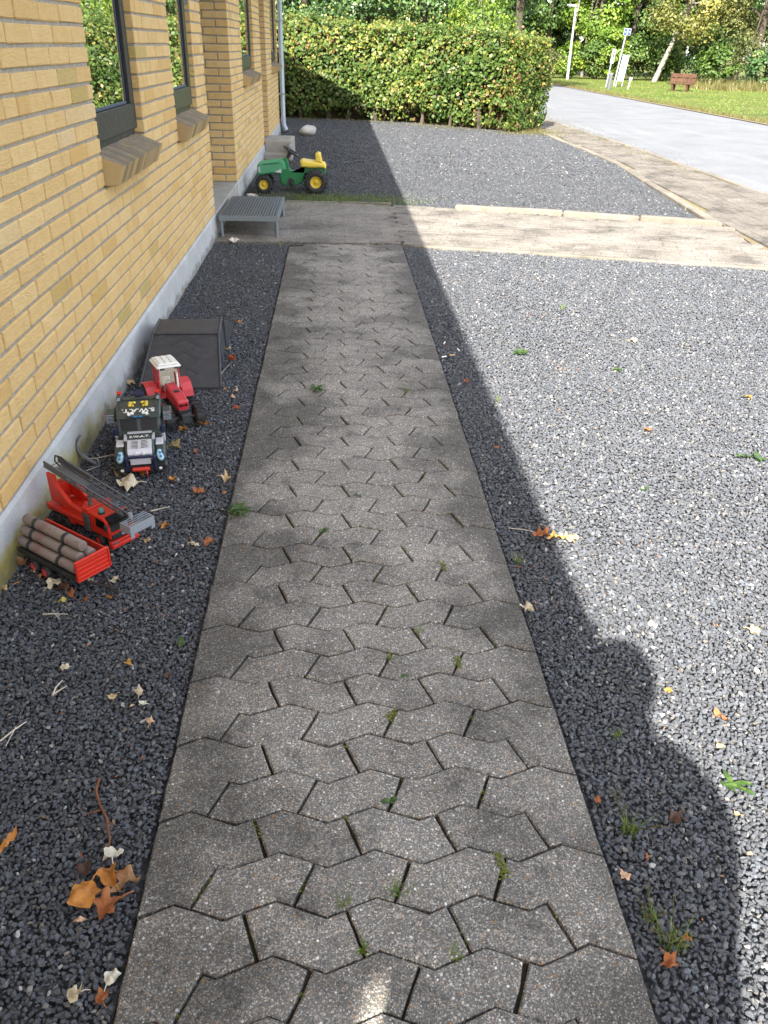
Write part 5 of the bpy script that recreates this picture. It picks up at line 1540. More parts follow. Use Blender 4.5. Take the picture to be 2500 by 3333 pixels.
# ------------------------------------------------------------------ red toy tractor
TAN = math.atan2(-.90, .43)
RED2 = plain("tractor_red", (0.56, 0.035, 0.05), .42, 0, .1, 0, 40, dust=.10)
rt = thing("toy_tractor", "red toy tractor with white cab roof in front of the ramp", "toy tractor", (-0.700, 3.305, -.002), TAN)
for s in (-1, 1):
    wheel(rt, .145, s * .064, .046, .046, .036, RED2, 18, .52, s)
    wheel(rt, -.095, s * .076, .056, .056, .046, RED2, 18, .52, s)
mb = MB(); mb.b2(-.10, .12, -.022, .022, .035, .070, .004); mb.cyl((.145, -.06, .040), (.145, .06, .040), .008, None, 8); mb.cyl((-.095, -.07, .056), (-.095, .07, .056), .01, None, 8); mb.b2(.10, .160, -.020, .020, .045, .078, .003); mb.build("chassis", BLK, rt)
mb = MB(); mb.b2(.165, .188, -.018, .018, .028, .068, .004); mb.build("front_weight", plain("tractor_weight", (.035, .04, .045), .6), rt)
mb = MB(); mb.prism([(-.018, .074), (.158, .078), (.164, .112), (.156, .120), (.10, .128), (-.018, .134)], 'y', -.024, .024, .006)
hd_ = mb.build("bonnet", RED2, rt)
m_ = MB(); m_.b2(.1640, .1662, -.015, .015, .098, .1035, .001); m_.cyl((.164, -.012, .101), (.167, -.012, .101), .005, None, 10); m_.cyl((.164, .012, .101), (.167, .012, .101), .005, None, 10); m_.build("headlight", GLS, hd_)
m_ = MB(); m_.b2(.060, .085, -.0105, .0105, .1300, .1318); m_.build("vent", BLK, hd_)
# cab: posts, glass, roof
mb = MB()
for x, tx in ((-.018, -.034), (-.110, -.112)):
    for s in (-1, 1): mb.tube([(x, s * .046, .085), (tx, s * .041, .200)], .0042, 6)
for s in (-1, 1): mb.b2(-.115, -.012, s * .044, s * .050, .080, .110, .003); mb.tube([(-.070, s * .047, .105), (-.075, s * .042, .200)], .0032, 6)
mb.b2(-.115, -.10, -.044, .044, .080, .115, .002); mb.b2(-.115, -.012, -.044, .044, .070, .080, .002)
cb = mb.build("cab", RED2, rt)
t = NT("toy_clear_window")
g_ = t.n("ShaderNodeBsdfGlossy"); g_.inputs["Roughness"].default_value = .05
tb = t.n("ShaderNodeBsdfTransparent"); tb.inputs["Color"].default_value = (.78, .80, .80, 1)
mx = t.n("ShaderNodeMixShader"); mx.inputs[0].default_value = .14
t.l(tb.outputs[0], mx.inputs[1]); t.l(g_.outputs[0], mx.inputs[2]); t.l(mx.outputs[0], t.out.inputs["Surface"])
CLR = t.m
mb = MB(); mb.add([(-.017, -.042, .112), (-.017, .042, .112), (-.033, .038, .198), (-.033, -.038, .198)], [(0, 1, 2, 3)])
o = mb.build("windscreen", CLR, cb); o.modifiers.new("thick", 'SOLIDIFY').thickness = .0015
mb = MB(); mb.box((-.072, 0, .207), (.128, .104, .012), None, .005); mb.box((-.074, 0, .2165), (.110, .088, .008), None, .004)
for k in (-1, 0, 1): mb.box((-.074, k * .026, .222), (.09, .016, .004), None, .0015)
rf = mb.build("cab_roof", WHT, rt)
m_ = MB()
for s in (-1, 1): m_.b2(-.009, -.004, s * .02, s * .038, .199, .205, .001)
m_.build("work_light", BLK, rf)
mb = MB()
for s in (-1, 1):
    prof = [(-.155, .085), (-.13, .108), (-.095, .118), (-.06, .110), (-.035, .085), (-.028, .060), (-.024, .060), (-.030, .088), (-.056, .115), (-.095, .1235), (-.134, .113), (-.160, .088)]
    mb.prism(prof, 'y', s * .051, s * .098)
mb.build("fender", RED2, rt)
m_ = MB(); m_.b2(-.09, -.06, -.018, .018, .080, .098, .004); m_.b2(-.095, -.085, -.018, .018, .098, .14, .004); m_.build("seat", WHT, cb)
m_ = MB(); m_.lathe([(.014, -.0016), (.0165, 0), (.014, .0016), (.0125, 0), (.014, -.0016)], (-.042, 0, .125), 'x', 18); m_.cyl((-.042, 0, .125), (-.02, 0, .10), .003, None, 6); m_.build("steering_wheel", BLK, cb)
m_ = MB(); m_.cyl((-.004, .028, .10), (-.012, .030, .178), .004, None, 8); m_.build("exhaust_pipe", WHT, rt)
m_ = MB(); m_.b2(-.006, .02, -.060, -.046, .048, .06, .002); m_.b2(-.006, .02, .046, .060, .048, .06, .002); m_.build("step", RED2, rt)
for s in (-1, 1):
    m_ = MB(); m_.b2(.115, .172, s * .046, s * .078, .0835, .0865, .001); m_.build("mudguard", BLK, rt)

# ------------------------------------------------------------------ black ramp
RPG = plain("ramp_grip", (.034, .035, .041), .62, 0, .1, .3, 300)
RP = plain("ramp_plastic", (0.036, 0.037, 0.043), .55, 0, .12, .12, 60, dust=.10)
rp = thing("skate_ramp", "black plastic skate ramp with flat top behind the red toy tractor", "ramp", (-0.748, 4.08, -.006), R(3.0))
def ramp_half(y0, y1, zt, wb, wt, sgn):
    """wedge from ground at y0 up to zt at y1"""
    m_ = MB(); e = .012
    vs = [(-wb, y0, 0), (wb, y0, 0), (wt, y1, 0), (-wt, y1, 0), (-wb, y0, e), (wb, y0, e), (wt * .98, y1, zt), (-wt * .98, y1, zt)]
    fs = [(0, 3, 2, 1), (4, 5, 6, 7), (0, 1, 5, 4), (1, 2, 6, 5), (3, 0, 4, 7), (2, 3, 7, 6)]
    if sgn < 0: fs = [tuple(reversed(f)) for f in fs]
    m_.add(vs, fs)
    return m_
m_ = ramp_half(-.485, -.118, .148, .186, .162, 1)
m_.tube([(-.184, -.485, .014), (-.158, -.118, .150)], .006, 6); m_.tube([(.184, -.485, .014), (.158, -.118, .150)], .006, 6)
rmp = m_.build("near_slope", RP, rp)
for k in range(3):
    y = -.40 + k * .095; z = lambda yy: .012 + (yy + .485) / .367 * .136
    a = MB()
    a.add([(-.075, y, z(y) + .0012), (0, y + .055, z(y + .055) + .0012), (.075, y, z(y) + .0012), (.075, y + .025, z(y + .025) + .0012), (0, y + .08, z(y + .08) + .0012), (-.075, y + .025, z(y + .025) + .0012)], [(0, 1, 4, 5), (1, 2, 3, 4)])
    ao = a.build("arrow_mark", RPG, rmp)
    ao.modifiers.new("thick", 'SOLIDIFY').thickness = .0007
m_ = MB()
vs = [(-.166, -.117, 0), (.166, -.117, 0), (.166, .125, 0), (-.166, .125, 0), (-.160, -.117, .150), (.160, -.117, .150), (.156, .125, .152), (-.156, .125, .152)]
m_.add(vs, [(0, 3, 2, 1), (4, 5, 6, 7), (0, 1, 5, 4), (1, 2, 6, 5), (3, 0, 4, 7), (2, 3, 7, 6)])
m_.tube([(-.160, -.117, .151), (.160, -.117, .151)], .006, 6); m_.tube([(.160, -.117, .151), (.156, .125, .153)], .006, 6); m_.tube([(-.160, -.117, .151), (-.156, .125, .153)], .006, 6)
m_.build("table_top", RP, rp)
m_ = ramp_half(.510, .140, .140, .190, .172, -1); m_.build("far_slope", RP, rp)

# ------------------------------------------------------------------ green pedal tractor
GRN = plain("pedal_green", (0.010, 0.17, 0.055), .38, 0, .1, 0, 12, dust=.10)
GRN2 = plain("pedal_green_faded", (0.06, 0.30, 0.15), .5, 0, .1, 0, 12, dust=.2)
PYE = plain("pedal_yellow", (0.74, 0.55, 0.06), .42, 0, .06, 0, 12, dust=.16)
PY2 = plain("pedal_rim_yellow", (0.62, 0.44, 0.03), .45, 0, .08, 0, 12, dust=.1)
pt_ = thing("pedal_tractor", "green and yellow pedal tractor with black wheels beside the far wall", "pedal tractor", (-0.48, 9.47, -.008), R(180))
# local x forward (towards the wall), y to its left (towards the camera)
for s in (-1, 1):
    wheel(pt_, .285, s * .155, .092, .092, .075, PY2, 15, .52, s)
    wheel(pt_, -.265, s * .165, .125, .125, .095, PY2, 17, .48, s)
mb = MB(); mb.cyl((.285, -.15, .092), (.285, .15, .092), .014, None, 10); mb.cyl((-.265, -.16, .125), (-.265, .16, .125), .014, None, 10); mb.b2(.24, .33, -.05, .05, .075, .16, .02); mb.build("axle", BLK, pt_)
mb = MB(); mb.prism([(.345, .165), (.360, .20), (.352, .270), (.330, .296), (.20, .318), (.09, .330), (.065, .30), (.05, .235), (.085, .205), (.20, .190)], 'y', -.085, .085, .016)
bo = mb.build("bonnet", GRN2, pt_)
mb = MB(); mb.prism([(.10, .318), (.06, .350), (.035, .335), (.02, .24), (.0, .215), (-.14, .21), (-.20, .215), (-.36, .20), (-.345, .245), (-.29, .27), (-.16, .262), (-.155, .215), (-.12, .10), (-.05, .065), (.08, .072), (.115, .10), (.13, .185), (.20, .185), (.16, .21), (.085, .225)], 'y', -.068, .068, .010)
mb.build("body", GRN, pt_)
m_ = MB()
for s in (-1, 1): m_.prism([(.345, .20), (.350, .25), (.325, .262), (.320, .205)], 'y', s * .0862, s * .089); 
m_.build("headlight", plain("pedal_lamp", (.35, .42, .38), .4), bo)
m_ = MB()
for s in (-1, 1): m_.prism([(.30, .282), (.12, .302), (.12, .292), (.30, .272)], 'y', s * .0856, s * .0876)
m_.build("decal", plain("pedal_decal", (.012, .10, .05), .5), bo)
m_ = MB()
for s in (-1, 1): m_.prism([(.175, .205), (.105, .24), (.10, .198)], 'y', s * .0856, s * .0876)
m_.build("emblem", SIL, bo)
mb = MB(); mb.prism([(-.105, .262), (-.10, .315), (-.125, .328), (-.25, .312), (-.36, .298), (-.375, .272), (-.372, .245), (-.33, .258), (-.20, .256)], 'y', -.115, .115, .014)
mb.prism([(-.262, .310), (-.262, .385), (-.29, .400), (-.318, .390), (-.335, .303)], 'y', -.095, .095, .014)
mb.build("seat", PYE, pt_)
sw_ = Vector((-.005, 0, .405)); ax = Vector((-.55, 0, .83)).normalized()
m_ = MB(); q = ax.to_track_quat('Z', 'Y')
m_.tube([sw_ + q @ Vector((.085 * math.cos(a * math.pi / 12), .085 * math.sin(a * math.pi / 12), 0)) for a in range(25)], .011, 8, False)
for a in (0.5, 2.6, 4.7): m_.tube([sw_ - ax * .02, sw_ + q @ Vector((.085 * math.cos(a), .085 * math.sin(a), 0))], .010, 6)
m_.tube([sw_ - ax * .01, sw_ - ax * .07, (.045, 0, .33)], [.022, .018, .016], 10); m_.build("steering_wheel", BLK, pt_)
for s in (-1, 1):
    m_ = MB(); m_.cyl((.005, s * .07, .115), (.005, s * .095, .115), .033, None, 16); m_.tube([(.005, s * .10, .115), (-.01 - s * .012, s * .105, .115 - s * .045)], .010, 8); m_.box((-.012 - s * .014, s * .125, .112 - s * .052), (.075, .05, .022), (0, .9, 0), .005); m_.build("pedal", BLK, pt_)

# ------------------------------------------------------------------ street furniture across the road
def at_px(x, y): return (x, y, 0)
lp = thing("street_lamp", "slim white street lamp at the bend of the far lawn", "street lamp", (12.6, 49.7, 0))
m_ = MB(); m_.cyl((0, 0, -.1), (0, 0, 1.2), .075, .07, 12); m_.cyl((0, 0, 1.2), (0, 0, 3.34), .055, .045, 12); m_.build("pole", M["white"], lp)
m_ = MB(); m_.M = Matrix.Translation((-.02, 0, 3.35)) @ Euler((0, R(8), 0)).to_matrix().to_4x4(); m_.prism([(-.46, .0), (-.46, .05), (-.30, .09), (-.05, .10), (.05, .05), (.05, 0)], 'y', -.09, .09, .02); hd2 = m_.build("lamp_head", M["white"], lp)
m_ = MB(); m_.b2(-.44, -.12, -.07, .07, 3.368, 3.380); m_.build("diffuser", LGRY, hd2)
lp2 = thing("street_lamp", "distant white street lamp just above the right half of the hedge", "street lamp", (8.6, 49.5, 0))
m_ = MB(); m_.cyl((0, 0, -.1), (0, 0, 2.95), .06, .05, 10); m_.build("pole", M["white"], lp2)
m_ = MB(); m_.prism([(-.36, 0), (-.36, .05), (-.1, .09), (.05, .05), (.05, 0)], 'y', -.08, .08, .02); m_.M = Matrix.Identity(4); o = m_.build("lamp_head", M["white"], lp2, (0, 0, 2.96))
SB = plain("sign_blue", (0.02, 0.055, 0.24), .4); SRED = plain("sign_red", (0.55, .03, .03), .4); PLG = plain("post_grey", (.09, .095, .10), .6)
sg = thing("road_sign", "leaning pole with two small blue panels by the road", "sign", (12.72, 41.6, 0))
m_ = MB(); m_.cyl((0, 0, -.1), (.26, 0, 2.30), .035, None, 10); m_.build("pole", LGRY, sg)
for k in (0, 1):
    x = .185 + k * .165
    m_ = MB(); m_.box((x, -.045, 2.15), (.16, .02, .27), (0, R(6), 0), .008); fr = m_.build("panel", M["white"], sg)
    m_ = MB(); m_.box((x, -.0565, 2.15), (.125, .004, .235), (0, R(6), 0)); m_.build("blue_face", SB, fr)
    text(("0", "10")[k], .08, M["white"], fr, (x, -.060, 2.15), (R(90), R(6), 0), "figure", .001)
ip = thing("info_post", "slim white post sign with a red mark by the road", "sign", (11.95, 40.2, 0))
m_ = MB(); m_.cyl((0, 0, -.1), (.10, 0, .95), .03, None, 8); m_.build("pole", LGRY, ip)
m_ = MB(); m_.box((.135, -.03, 1.20), (.15, .05, .56), (0, R(6), 0), .01); pl = m_.build("panel", M["white"], ip)
m_ = MB(); m_.box((.145, -.0565, 1.27), (.06, .004, .24), (0, R(6), 0)); m_.build("red_mark", SRED, pl)
bd = thing("bollard", "short dark grey bollard at the lawn edge in front of the signs", "bollard", (11.35, 37.77, 0))
m_ = MB(); m_.box((.02, 0, .25), (.13, .13, .62), (0, R(3), 0), .015); m_.build("post", PLG, bd)
m_ = MB(); m_.box((.038, 0, .575), (.14, .14, .03), (0, R(3), 0), .008); m_.build("cap", LGRY, bd)
nbd = thing("notice_board", "blank white notice board on two short legs behind the sign pole", "notice board", (12.70, 40.9, 0))
m_ = MB(); m_.box((.13, 0, .72), (.30, .04, 1.0), (0, R(7), 0), .01); pb = m_.build("board", M["white"], nbd)
m_ = MB(); m_.box((.195, 0, 1.24), (.33, .06, .04), (0, R(7), 0), .006); m_.build("top_rail", LGRY, pb)
for x in (-.09, .18):
    m_ = MB(); m_.cyl((x, 0, -.05), (x + .04, 0, .32), .025, None, 8); m_.build("leg", LGRY, nbd)
mk = thing("marker_post", "tiny white marker post on the lawn between board and bench", "marker post", (12.37, 38.4, 0))
m_ = MB(); m_.cyl((0, 0, -.05), (.06, 0, .30), .03, None, 8); m_.build("post", M["white"], mk)
m_ = MB(); m_.box((.075, 0, .385), (.12, .04, .15), (0, R(9), 0), .01); m_.build("head", M["white"], mk)

bn = thing("park_bench", "brown wooden bench standing on the sunny lawn", "bench", (14.40, 37.75, 0), R(-38))
# local x along the bench, seat towards -y
for x in (-.30, .30):
    m_ = MB(); m_.prism([(-.16, -.05), (-.06, -.05), (-.01, .26), (-.20, .26)], 'x', x - .04, x + .04, .008); m_.prism([(.04, -.05), (.12, -.05), (.15, .25), (.24, .64), (.19, .65), (.06, .28)], 'x', x - .0395, x + .0395, .006); m_.build("leg", M["wood"], bn)
for y, z in ((-.17, .285), (-.03, .285)):
    m_ = MB(); m_.box((0, y, z), (1.05, .13, .045), None, .008); m_.build("seat_plank", M["wood"], bn)
for y, z in ((.145, .40), (.185, .575)):
    m_ = MB(); m_.box((0, y, z), (1.05, .04, .15), (R(-13), 0, 0), .008); m_.build("back_plank", M["wood"], bn)

# ------------------------------------------------------------------ fallen leaves, each its own thing
def leaf_outline(kind, r):
    if kind == 'star': prof = [1.0, .45, .92, .40, .72, .35, .30, .35, .72, .40, .92, .45]
    elif kind == 'oak': prof = [1.0, .78, .62, .74, .50, .60, .55, .60, .52, .74, .60, .80]
    elif kind == 'strip': prof = [1.0, .55, .30, .24, .30, .55, .95, .55, .30, .24, .30, .55]
    elif kind == 'square': prof = [.75, .95, .72, .95, .75, .95, .72, .95, .75, .95, .72, .95]
    else: prof = [1.0, .58, .85, .50, .74, .52, .62, .52, .74, .50, .85, .58]
    n = len(prof); out = []
    for i_, p in enumerate(prof):
        a = 2 * math.pi * i_ / n; q = p * r.uniform(.85, 1.12)
        out.append((q * math.cos(a) * .5, q * math.sin(a) * .5))
        a2 = a + math.pi / n; q2 = (p + prof[(i_ + 1) % n]) / 2 * r.uniform(.85, 1.08)
        out.append((q2 * math.cos(a2) * .5, q2 * math.sin(a2) * .5))
    return out

def dead_leaf(x, y, s, col, kind, label, idx):
    r = random.Random(500 + idx)
    o1 = leaf_outline(kind, r); n = len(o1)
    curl = {'curl': 2.2, 'star': .9, 'oak': .7, 'strip': 1.0, 'square': .5}[kind] * r.uniform(.7, 1.3)
    ph = r.uniform(0, 6.28); ux, uy = math.cos(ph), math.sin(ph)
    w1, w2 = r.uniform(0, 6.28), r.uniform(0, 6.28)
    def P(u, v):
        d = u * ux + v * uy; e = -u * uy + v * ux
        z = curl * d * d * .8 + .20 * math.sin(e * 9 + w1) * (abs(d) + .2) + .10 * math.sin(d * 13 + w2) + .05 * math.sin(e * 17 + d * 9 + w1)
        k = 1 - .35 * min(1, curl * abs(d))
        return ((d * k * ux - e * uy) * s, (d * k * uy + e * ux) * s, z * s)
    vs = [P(0, 0)]
    for f in (.45, .75, 1.0): vs += [P(u * f, v * f) for u, v in o1]
    fs = [(0, 1 + i_, 1 + (i_ + 1) % n) for i_ in range(n)]
    for k in range(2): fs += [(1 + k * n + i_, 1 + (k + 1) * n + i_, 1 + (k + 1) * n + (i_ + 1) % n, 1 + k * n + (i_ + 1) % n) for i_ in range(n)]
    zmin = min(v[2] for v in vs)
    vs = [(a, b, c - zmin) for a, b, c in vs]
    m_ = MB(); m_.add(vs, fs, True)
    st = P(-.5, 0); r0 = .012 * s + .0004
    if kind in ('star', 'oak', 'curl'):
        k0 = min(range(n), key=lambda i_: o1[i_][0] * math.cos(w1) + o1[i_][1] * math.sin(w1)); u, v = o1[k0]
        a = Vector(P(u * .7, v * .7)) - Vector((0, 0, zmin)); b = a + Vector((u, v, 0)).normalized() * s * .35
        m_.tube([a, (a + b) / 2 + Vector((0, 0, .05 * s)), b], [r0 * 1.1, r0, r0 * .8], 5)
    on_path = -0.38 < x < 0.535 and y < 6.8
    o = m_.build("leaf", DL[col], None, (x, y, .003 if on_path else -.004), (r.gauss(0, .12), r.gauss(0, .12), r.uniform(0, 6.28)))
    return tag(o, label, "leaf", "fallen leaves on gravel and path")

LEAVES = [
    (-0.664, 2.041, 0.038, 'cream', 'star', 'cream lobed dead leaf beside the trailer drawbar'),
    (-0.836, 2.027, 0.052, 'cream', 'oak', 'large pale cream torn leaf in front of the red trailer'),
    (-0.801, 1.999, 0.045, 'dark', 'curl', 'dark brown curled dead leaf touching the cream leaf below the trailer'),
    (-0.773, 1.970, 0.039, 'rust', 'curl', 'rust brown crumpled leaf at the end of the dark curled leaf'),
    (-0.788, 1.942, 0.031, 'yellow', 'strip', 'narrow yellow green leaf hanging off the rust brown crumpled leaf'),
    (-0.728, 1.951, 0.025, 'rust', 'star', 'small rust coloured leaf alone on gravel right of the crumpled leaf'),
    (-0.660, 1.960, 0.019, 'orange', 'curl', 'little curled orange leaf on gravel below the trailer drawbar'),
    (-0.739, 2.042, 0.024, 'cream', 'oak', 'small pale leaf under the middle of the trailer front'),
    (-0.974, 2.009, 0.033, 'tan', 'oak', 'tan leaf lying against the foot of the wall near the trailer'),
    (-0.946, 2.035, 0.021, 'orange', 'strip', 'tiny orange leaf on gravel left of the trailer wheels'),
    (-0.967, 2.138, 0.049, 'brown', 'curl', 'brown leaf standing beside the rear wheel of the trailer'),
    (-0.911, 2.097, 0.037, 'tan', 'curl', 'tan curled leaf right beside the front wheel of the trailer'),
    (-0.883, 2.067, 0.037, 'orange', 'strip', 'orange leaf lying flat below the front wheel of the trailer'),
    (-0.699, 1.651, 0.025, 'cream', 'square', 'small square cream leaf scrap alone on the left gravel'),
    (-0.545, 1.669, 0.031, 'ochre', 'star', 'ochre star shaped leaf on the left gravel near the path'),
    (-0.556, 1.539, 0.028, 'tan', 'oak', 'beige ragged leaf between the forked white twig and the path'),
    (-0.493, 1.551, 0.035, 'cream', 'curl', 'pale curled leaf just above the crumpled white leaf'),
    (-0.474, 1.516, 0.023, 'white', 'curl', 'small crumpled white leaf on gravel near the path edge'),
    (-0.445, 1.452, 0.027, 'peach', 'curl', 'peach coloured curled leaf nearest to the path edge'),
    (-0.433, 1.618, 0.025, 'dark', 'oak', 'dark rotten leaf in the gravel right beside the path'),
    (-0.662, 1.127, 0.046, 'orange', 'strip', 'long orange leaf at the left border of the photo'),
    (-0.445, 1.080, 0.041, 'white', 'curl', 'white crumpled leaf on top of the orange leaf pile'),
    (-0.440, 1.040, 0.053, 'orange', 'curl', 'orange crumpled leaf in the middle of the leaf pile'),
    (-0.402, 1.024, 0.058, 'brown', 'star', 'light brown leaf of the pile touching the path edge'),
    (-0.475, 1.001, 0.060, 'orange', 'oak', 'orange leaf at the left side of the leaf pile'),
    (-0.435, 0.971, 0.057, 'rust', 'star', 'deep orange leaf at the bottom of the leaf pile'),
    (-0.492, 1.053, 0.031, 'dark', 'oak', 'dark purple brown leaf just above left of the leaf pile'),
    (-0.474, 0.949, 0.022, 'peach', 'strip', 'small peach leaf scrap below the leaf pile'),
    (-0.450, 0.808, 0.039, 'cream', 'curl', 'cream curled leaf at the bottom left of the gravel strip'),
    (-0.392, 0.841, 0.031, 'white', 'oak', 'whitish leaf at the path edge below the leaf pile'),
    (-0.400, 0.806, 0.031, 'rust', 'curl', 'rust leaf at the path edge near the bottom of the photo'),
    (-0.978, 3.667, 0.053, 'tan', 'oak', 'pale leaf at the wall foot beside the rear wheel of the red tractor'),
    (-0.645, 2.964, 0.062, 'olive', 'curl', 'olive and tan folded leaf beside the front of the dark truck'),
    (-0.553, 2.919, 0.033, 'rust', 'curl', 'small rust leaf midway between the dark truck and the path'),
    (-0.633, 3.135, 0.046, 'orange', 'oak', 'flat orange leaf between the dark truck and the tractor front wheel'),
    (-0.563, 3.179, 0.060, 'orange', 'curl', 'large orange leaf leaning on the front wheel of the red tractor'),
    (-0.640, 3.211, 0.055, 'tan', 'oak', 'tan leaf lying under the front of the red tractor'),
    (-0.521, 3.592, 0.030, 'orange', 'strip', 'tiny orange leaf at the near right corner of the black ramp'),
    (-0.464, 3.570, 0.033, 'peach', 'strip', 'tiny peach leaf between the black ramp and the path'),
    (-0.469, 3.487, 0.029, 'peach', 'oak', 'small peach scrap below the two leaf bits by the ramp'),
    (-0.443, 3.373, 0.037, 'red', 'curl', 'small red leaf on gravel beside the path near the tractor'),
    (-0.573, 4.160, 0.045, 'tan', 'strip', 'tan leaf at the right side of the black ramp'),
    (-0.560, 4.631, 0.053, 'orange', 'strip', 'orange leaf on gravel at the far end of the black ramp'),
    (-0.535, 3.994, 0.056, 'red', 'curl', 'dark red leaf beside the middle of the ramp'),
    (-0.403, 2.685, 0.050, 'tan', 'curl', 'cream and orange curled leaf touching the left path edge'),
    (-0.500, 2.598, 0.056, 'rust', 'star', 'rust red star leaf between the fire engine and the path'),
    (-0.404, 2.583, 0.021, 'orange', 'oak', 'tiny orange leaf beside the path below the curled cream leaf'),
    (-0.607, 2.698, 0.036, 'orange', 'star', 'little orange leaf right of the dark truck bumper'),
    (-0.760, 2.656, 0.091, 'cream', 'oak', 'large pale leaf between the dark truck and the ladder'),
    (-0.797, 2.722, 0.056, 'tan', 'oak', 'tan leaf under the front bumper of the dark truck'),
    (-0.723, 2.729, 0.044, 'orange', 'strip', 'orange leaf right under the red winch of the dark truck'),
    (-0.455, 2.237, 0.037, 'cream', 'curl', 'cream leaf of the pair beside the path below the green weed'),
    (-0.420, 2.247, 0.044, 'rust', 'curl', 'rust leaf of the pair beside the path below the green weed'),
    (-0.570, 2.359, 0.035, 'orange', 'star', 'orange leaf on gravel right of the ladder basket'),
    (-0.609, 2.265, 0.032, 'tan', 'curl', 'tan leaf just right of the fire engine bumper'),
    (-0.980, 5.341, 0.039, 'orange', 'oak', 'small orange leaf at the wall foot beyond the ramp'),
    (0.665, 2.270, 0.066, 'rust', 'curl', 'left brown lobe of the big torn leaf at the shadow edge'),
    (0.710, 2.262, 0.066, 'ochre', 'star', 'middle golden piece of the big torn leaf at the shadow edge'),
    (0.759, 2.257, 0.060, 'tan', 'oak', 'right pale piece of the big torn leaf in the sun'),
    (1.325, 3.137, 0.031, 'rust', 'square', 'small rust leaf alone on the sunny gravel'),
    (0.623, 3.699, 0.034, 'rust', 'star', 'small red brown leaf in the shaded strip right of the path'),
    (0.640, 2.961, 0.026, 'rust', 'star', 'tiny rust leaf at the shadow edge right of the path'),
    (0.560, 2.093, 0.022, 'rust', 'strip', 'tiny rust leaf below the grass tuft near the torn leaf'),
    (0.545, 1.875, 0.045, 'cream', 'curl', 'beige leaf on the gravel touching the right path edge'),
    (1.653, 4.342, 0.049, 'cream', 'oak', 'cream leaf far out on the sunny gravel'),
    (1.934, 3.514, 0.033, 'orange', 'square', 'orange leaf scrap near the right border on sunny gravel'),
    (0.883, 1.794, 0.027, 'cream', 'square', 'cream leaf right of the head of the shadow'),
    (1.162, 1.758, 0.039, 'tan', 'curl', 'tan curled leaf in the sun near the right border'),
    (1.061, 1.790, 0.023, 'brown', 'strip', 'thin brown leaf left of the tan curled leaf in the sun'),
    (0.928, 1.429, 0.045, 'rust', 'strip', 'long thin rust leaf in the sun beside the shadow neck'),
    (0.886, 1.339, 0.026, 'tan', 'oak', 'yellowish leaf in the sun above the shadow shoulder'),
    (0.832, 1.526, 0.021, 'orange', 'square', 'orange leaf scrap right at the cheek of the shadow'),
    (0.844, 1.142, 0.026, 'tan', 'strip', 'tan leaf in the sun just right of the shadow arm'),
    (0.554, 1.191, 0.025, 'rust', 'oak', 'orange brown leaf beside the right path edge in shade'),
    (0.705, 1.137, 0.050, 'dark', 'star', 'dark brown rotten leaf within the shadow of the shoulder'),
    (0.615, 1.046, 0.019, 'rust', 'strip', 'small rust leaf in the middle of the shadow'),
    (0.557, 1.002, 0.025, 'peach', 'oak', 'peach leaf in the shadow near the path edge'),
    (0.585, 0.828, 0.039, 'rust', 'curl', 'large rust red leaf near the bottom of the shadow'),
    (0.631, 0.875, 0.023, 'rust', 'curl', 'rust leaf at the root of the tall grass tuft'),
]
for i_, (x, y, s, col, kind, lab) in enumerate(LEAVES): dead_leaf(x, y, s * (1.4 if "pile" in lab else 1.2), col, kind, lab, i_)

# crumbs of leaf and twig nobody would count
def litter(label, n, xr, yr, seed, clump):
    r = random.Random(seed); m_ = MB()
    ctr = [(r.uniform(*xr), r.uniform(*yr)) for _ in range(clump)]
    for k in range(n):
        if r.random() < .55:
            c = r.choice(ctr); x, y = r.gauss(c[0], .05), r.gauss(c[1], .09)
        else: x, y = r.uniform(*xr), r.uniform(*yr)
        if not (xr[0] < x < xr[1]): continue
        m_.cur = r.choice((0, 0, 1, 2, 2, 3)); a = r.uniform(0, 6.28); s = r.uniform(.004, .013) * (1 + y * .05); ca, sa = math.cos(a), math.sin(a); w = r.uniform(.15, .6)
        P = lambda u, v, z: (x + (u * ca - v * sa) * s, y + (u * sa + v * ca) * s, -.003 + z * s + r.uniform(0, .002))
        m_.add([P(-.5, 0, .1), P(0, w * .5, .4), P(.5, 0, .1), P(0, -w * .5, .2)], [(0, 1, 2), (0, 2, 3)])
    o = m_.build("leaf_litter", [DL["rust"], DL["tan"], DL["brown"], DL["dark"]]); o["kind"] = "stuff"
    return tag(o, label, "leaf litter")
litter("tiny crumbs of dead leaf on the gravel strip along the wall", 330, (-.975, -.385), (.9, 6.7), 4, 14)
litter("tiny crumbs of dead leaf on the gravel beside the right path edge", 260, (.54, 1.6), (.9, 6.2), 5, 12)
litter("tiny crumbs of dead leaf and dirt lying on the path", 120, (-.36, .52), (.9, 6.7), 6, 8)

# ------------------------------------------------------------------ weeds, each its own thing
def blade_leaf(m_, base, az, L, w, rise, r, lobes=0, droop=1.0):
    """a flat leaf growing from base; returns nothing"""
    n = 7; dx, dy = math.cos(az), math.sin(az); vs = []
    for k in range(n):
        q = k / (n - 1); ww = w * math.sin(math.pi * min(1, .12 + q * .88)) ** .7 * (1 + (.45 * (1 if k % 2 else -1) if lobes else 0)) * .5 + .0003
        px = base[0] + dx * L * q; py = base[1] + dy * L * q; pz = base[2] + rise * L * q * (1 - droop * q * .8)
        vs += [(px - dy * ww, py + dx * ww, pz + ww * .25), (px, py, pz), (px + dy * ww, py - dx * ww, pz + ww * .25)]
    fs = []
    for k in range(n - 1):
        for j in range(2): fs.append((k * 3 + j, k * 3 + j + 1, k * 3 + j + 4, k * 3 + j + 3))
    m_.add(vs, fs, True)

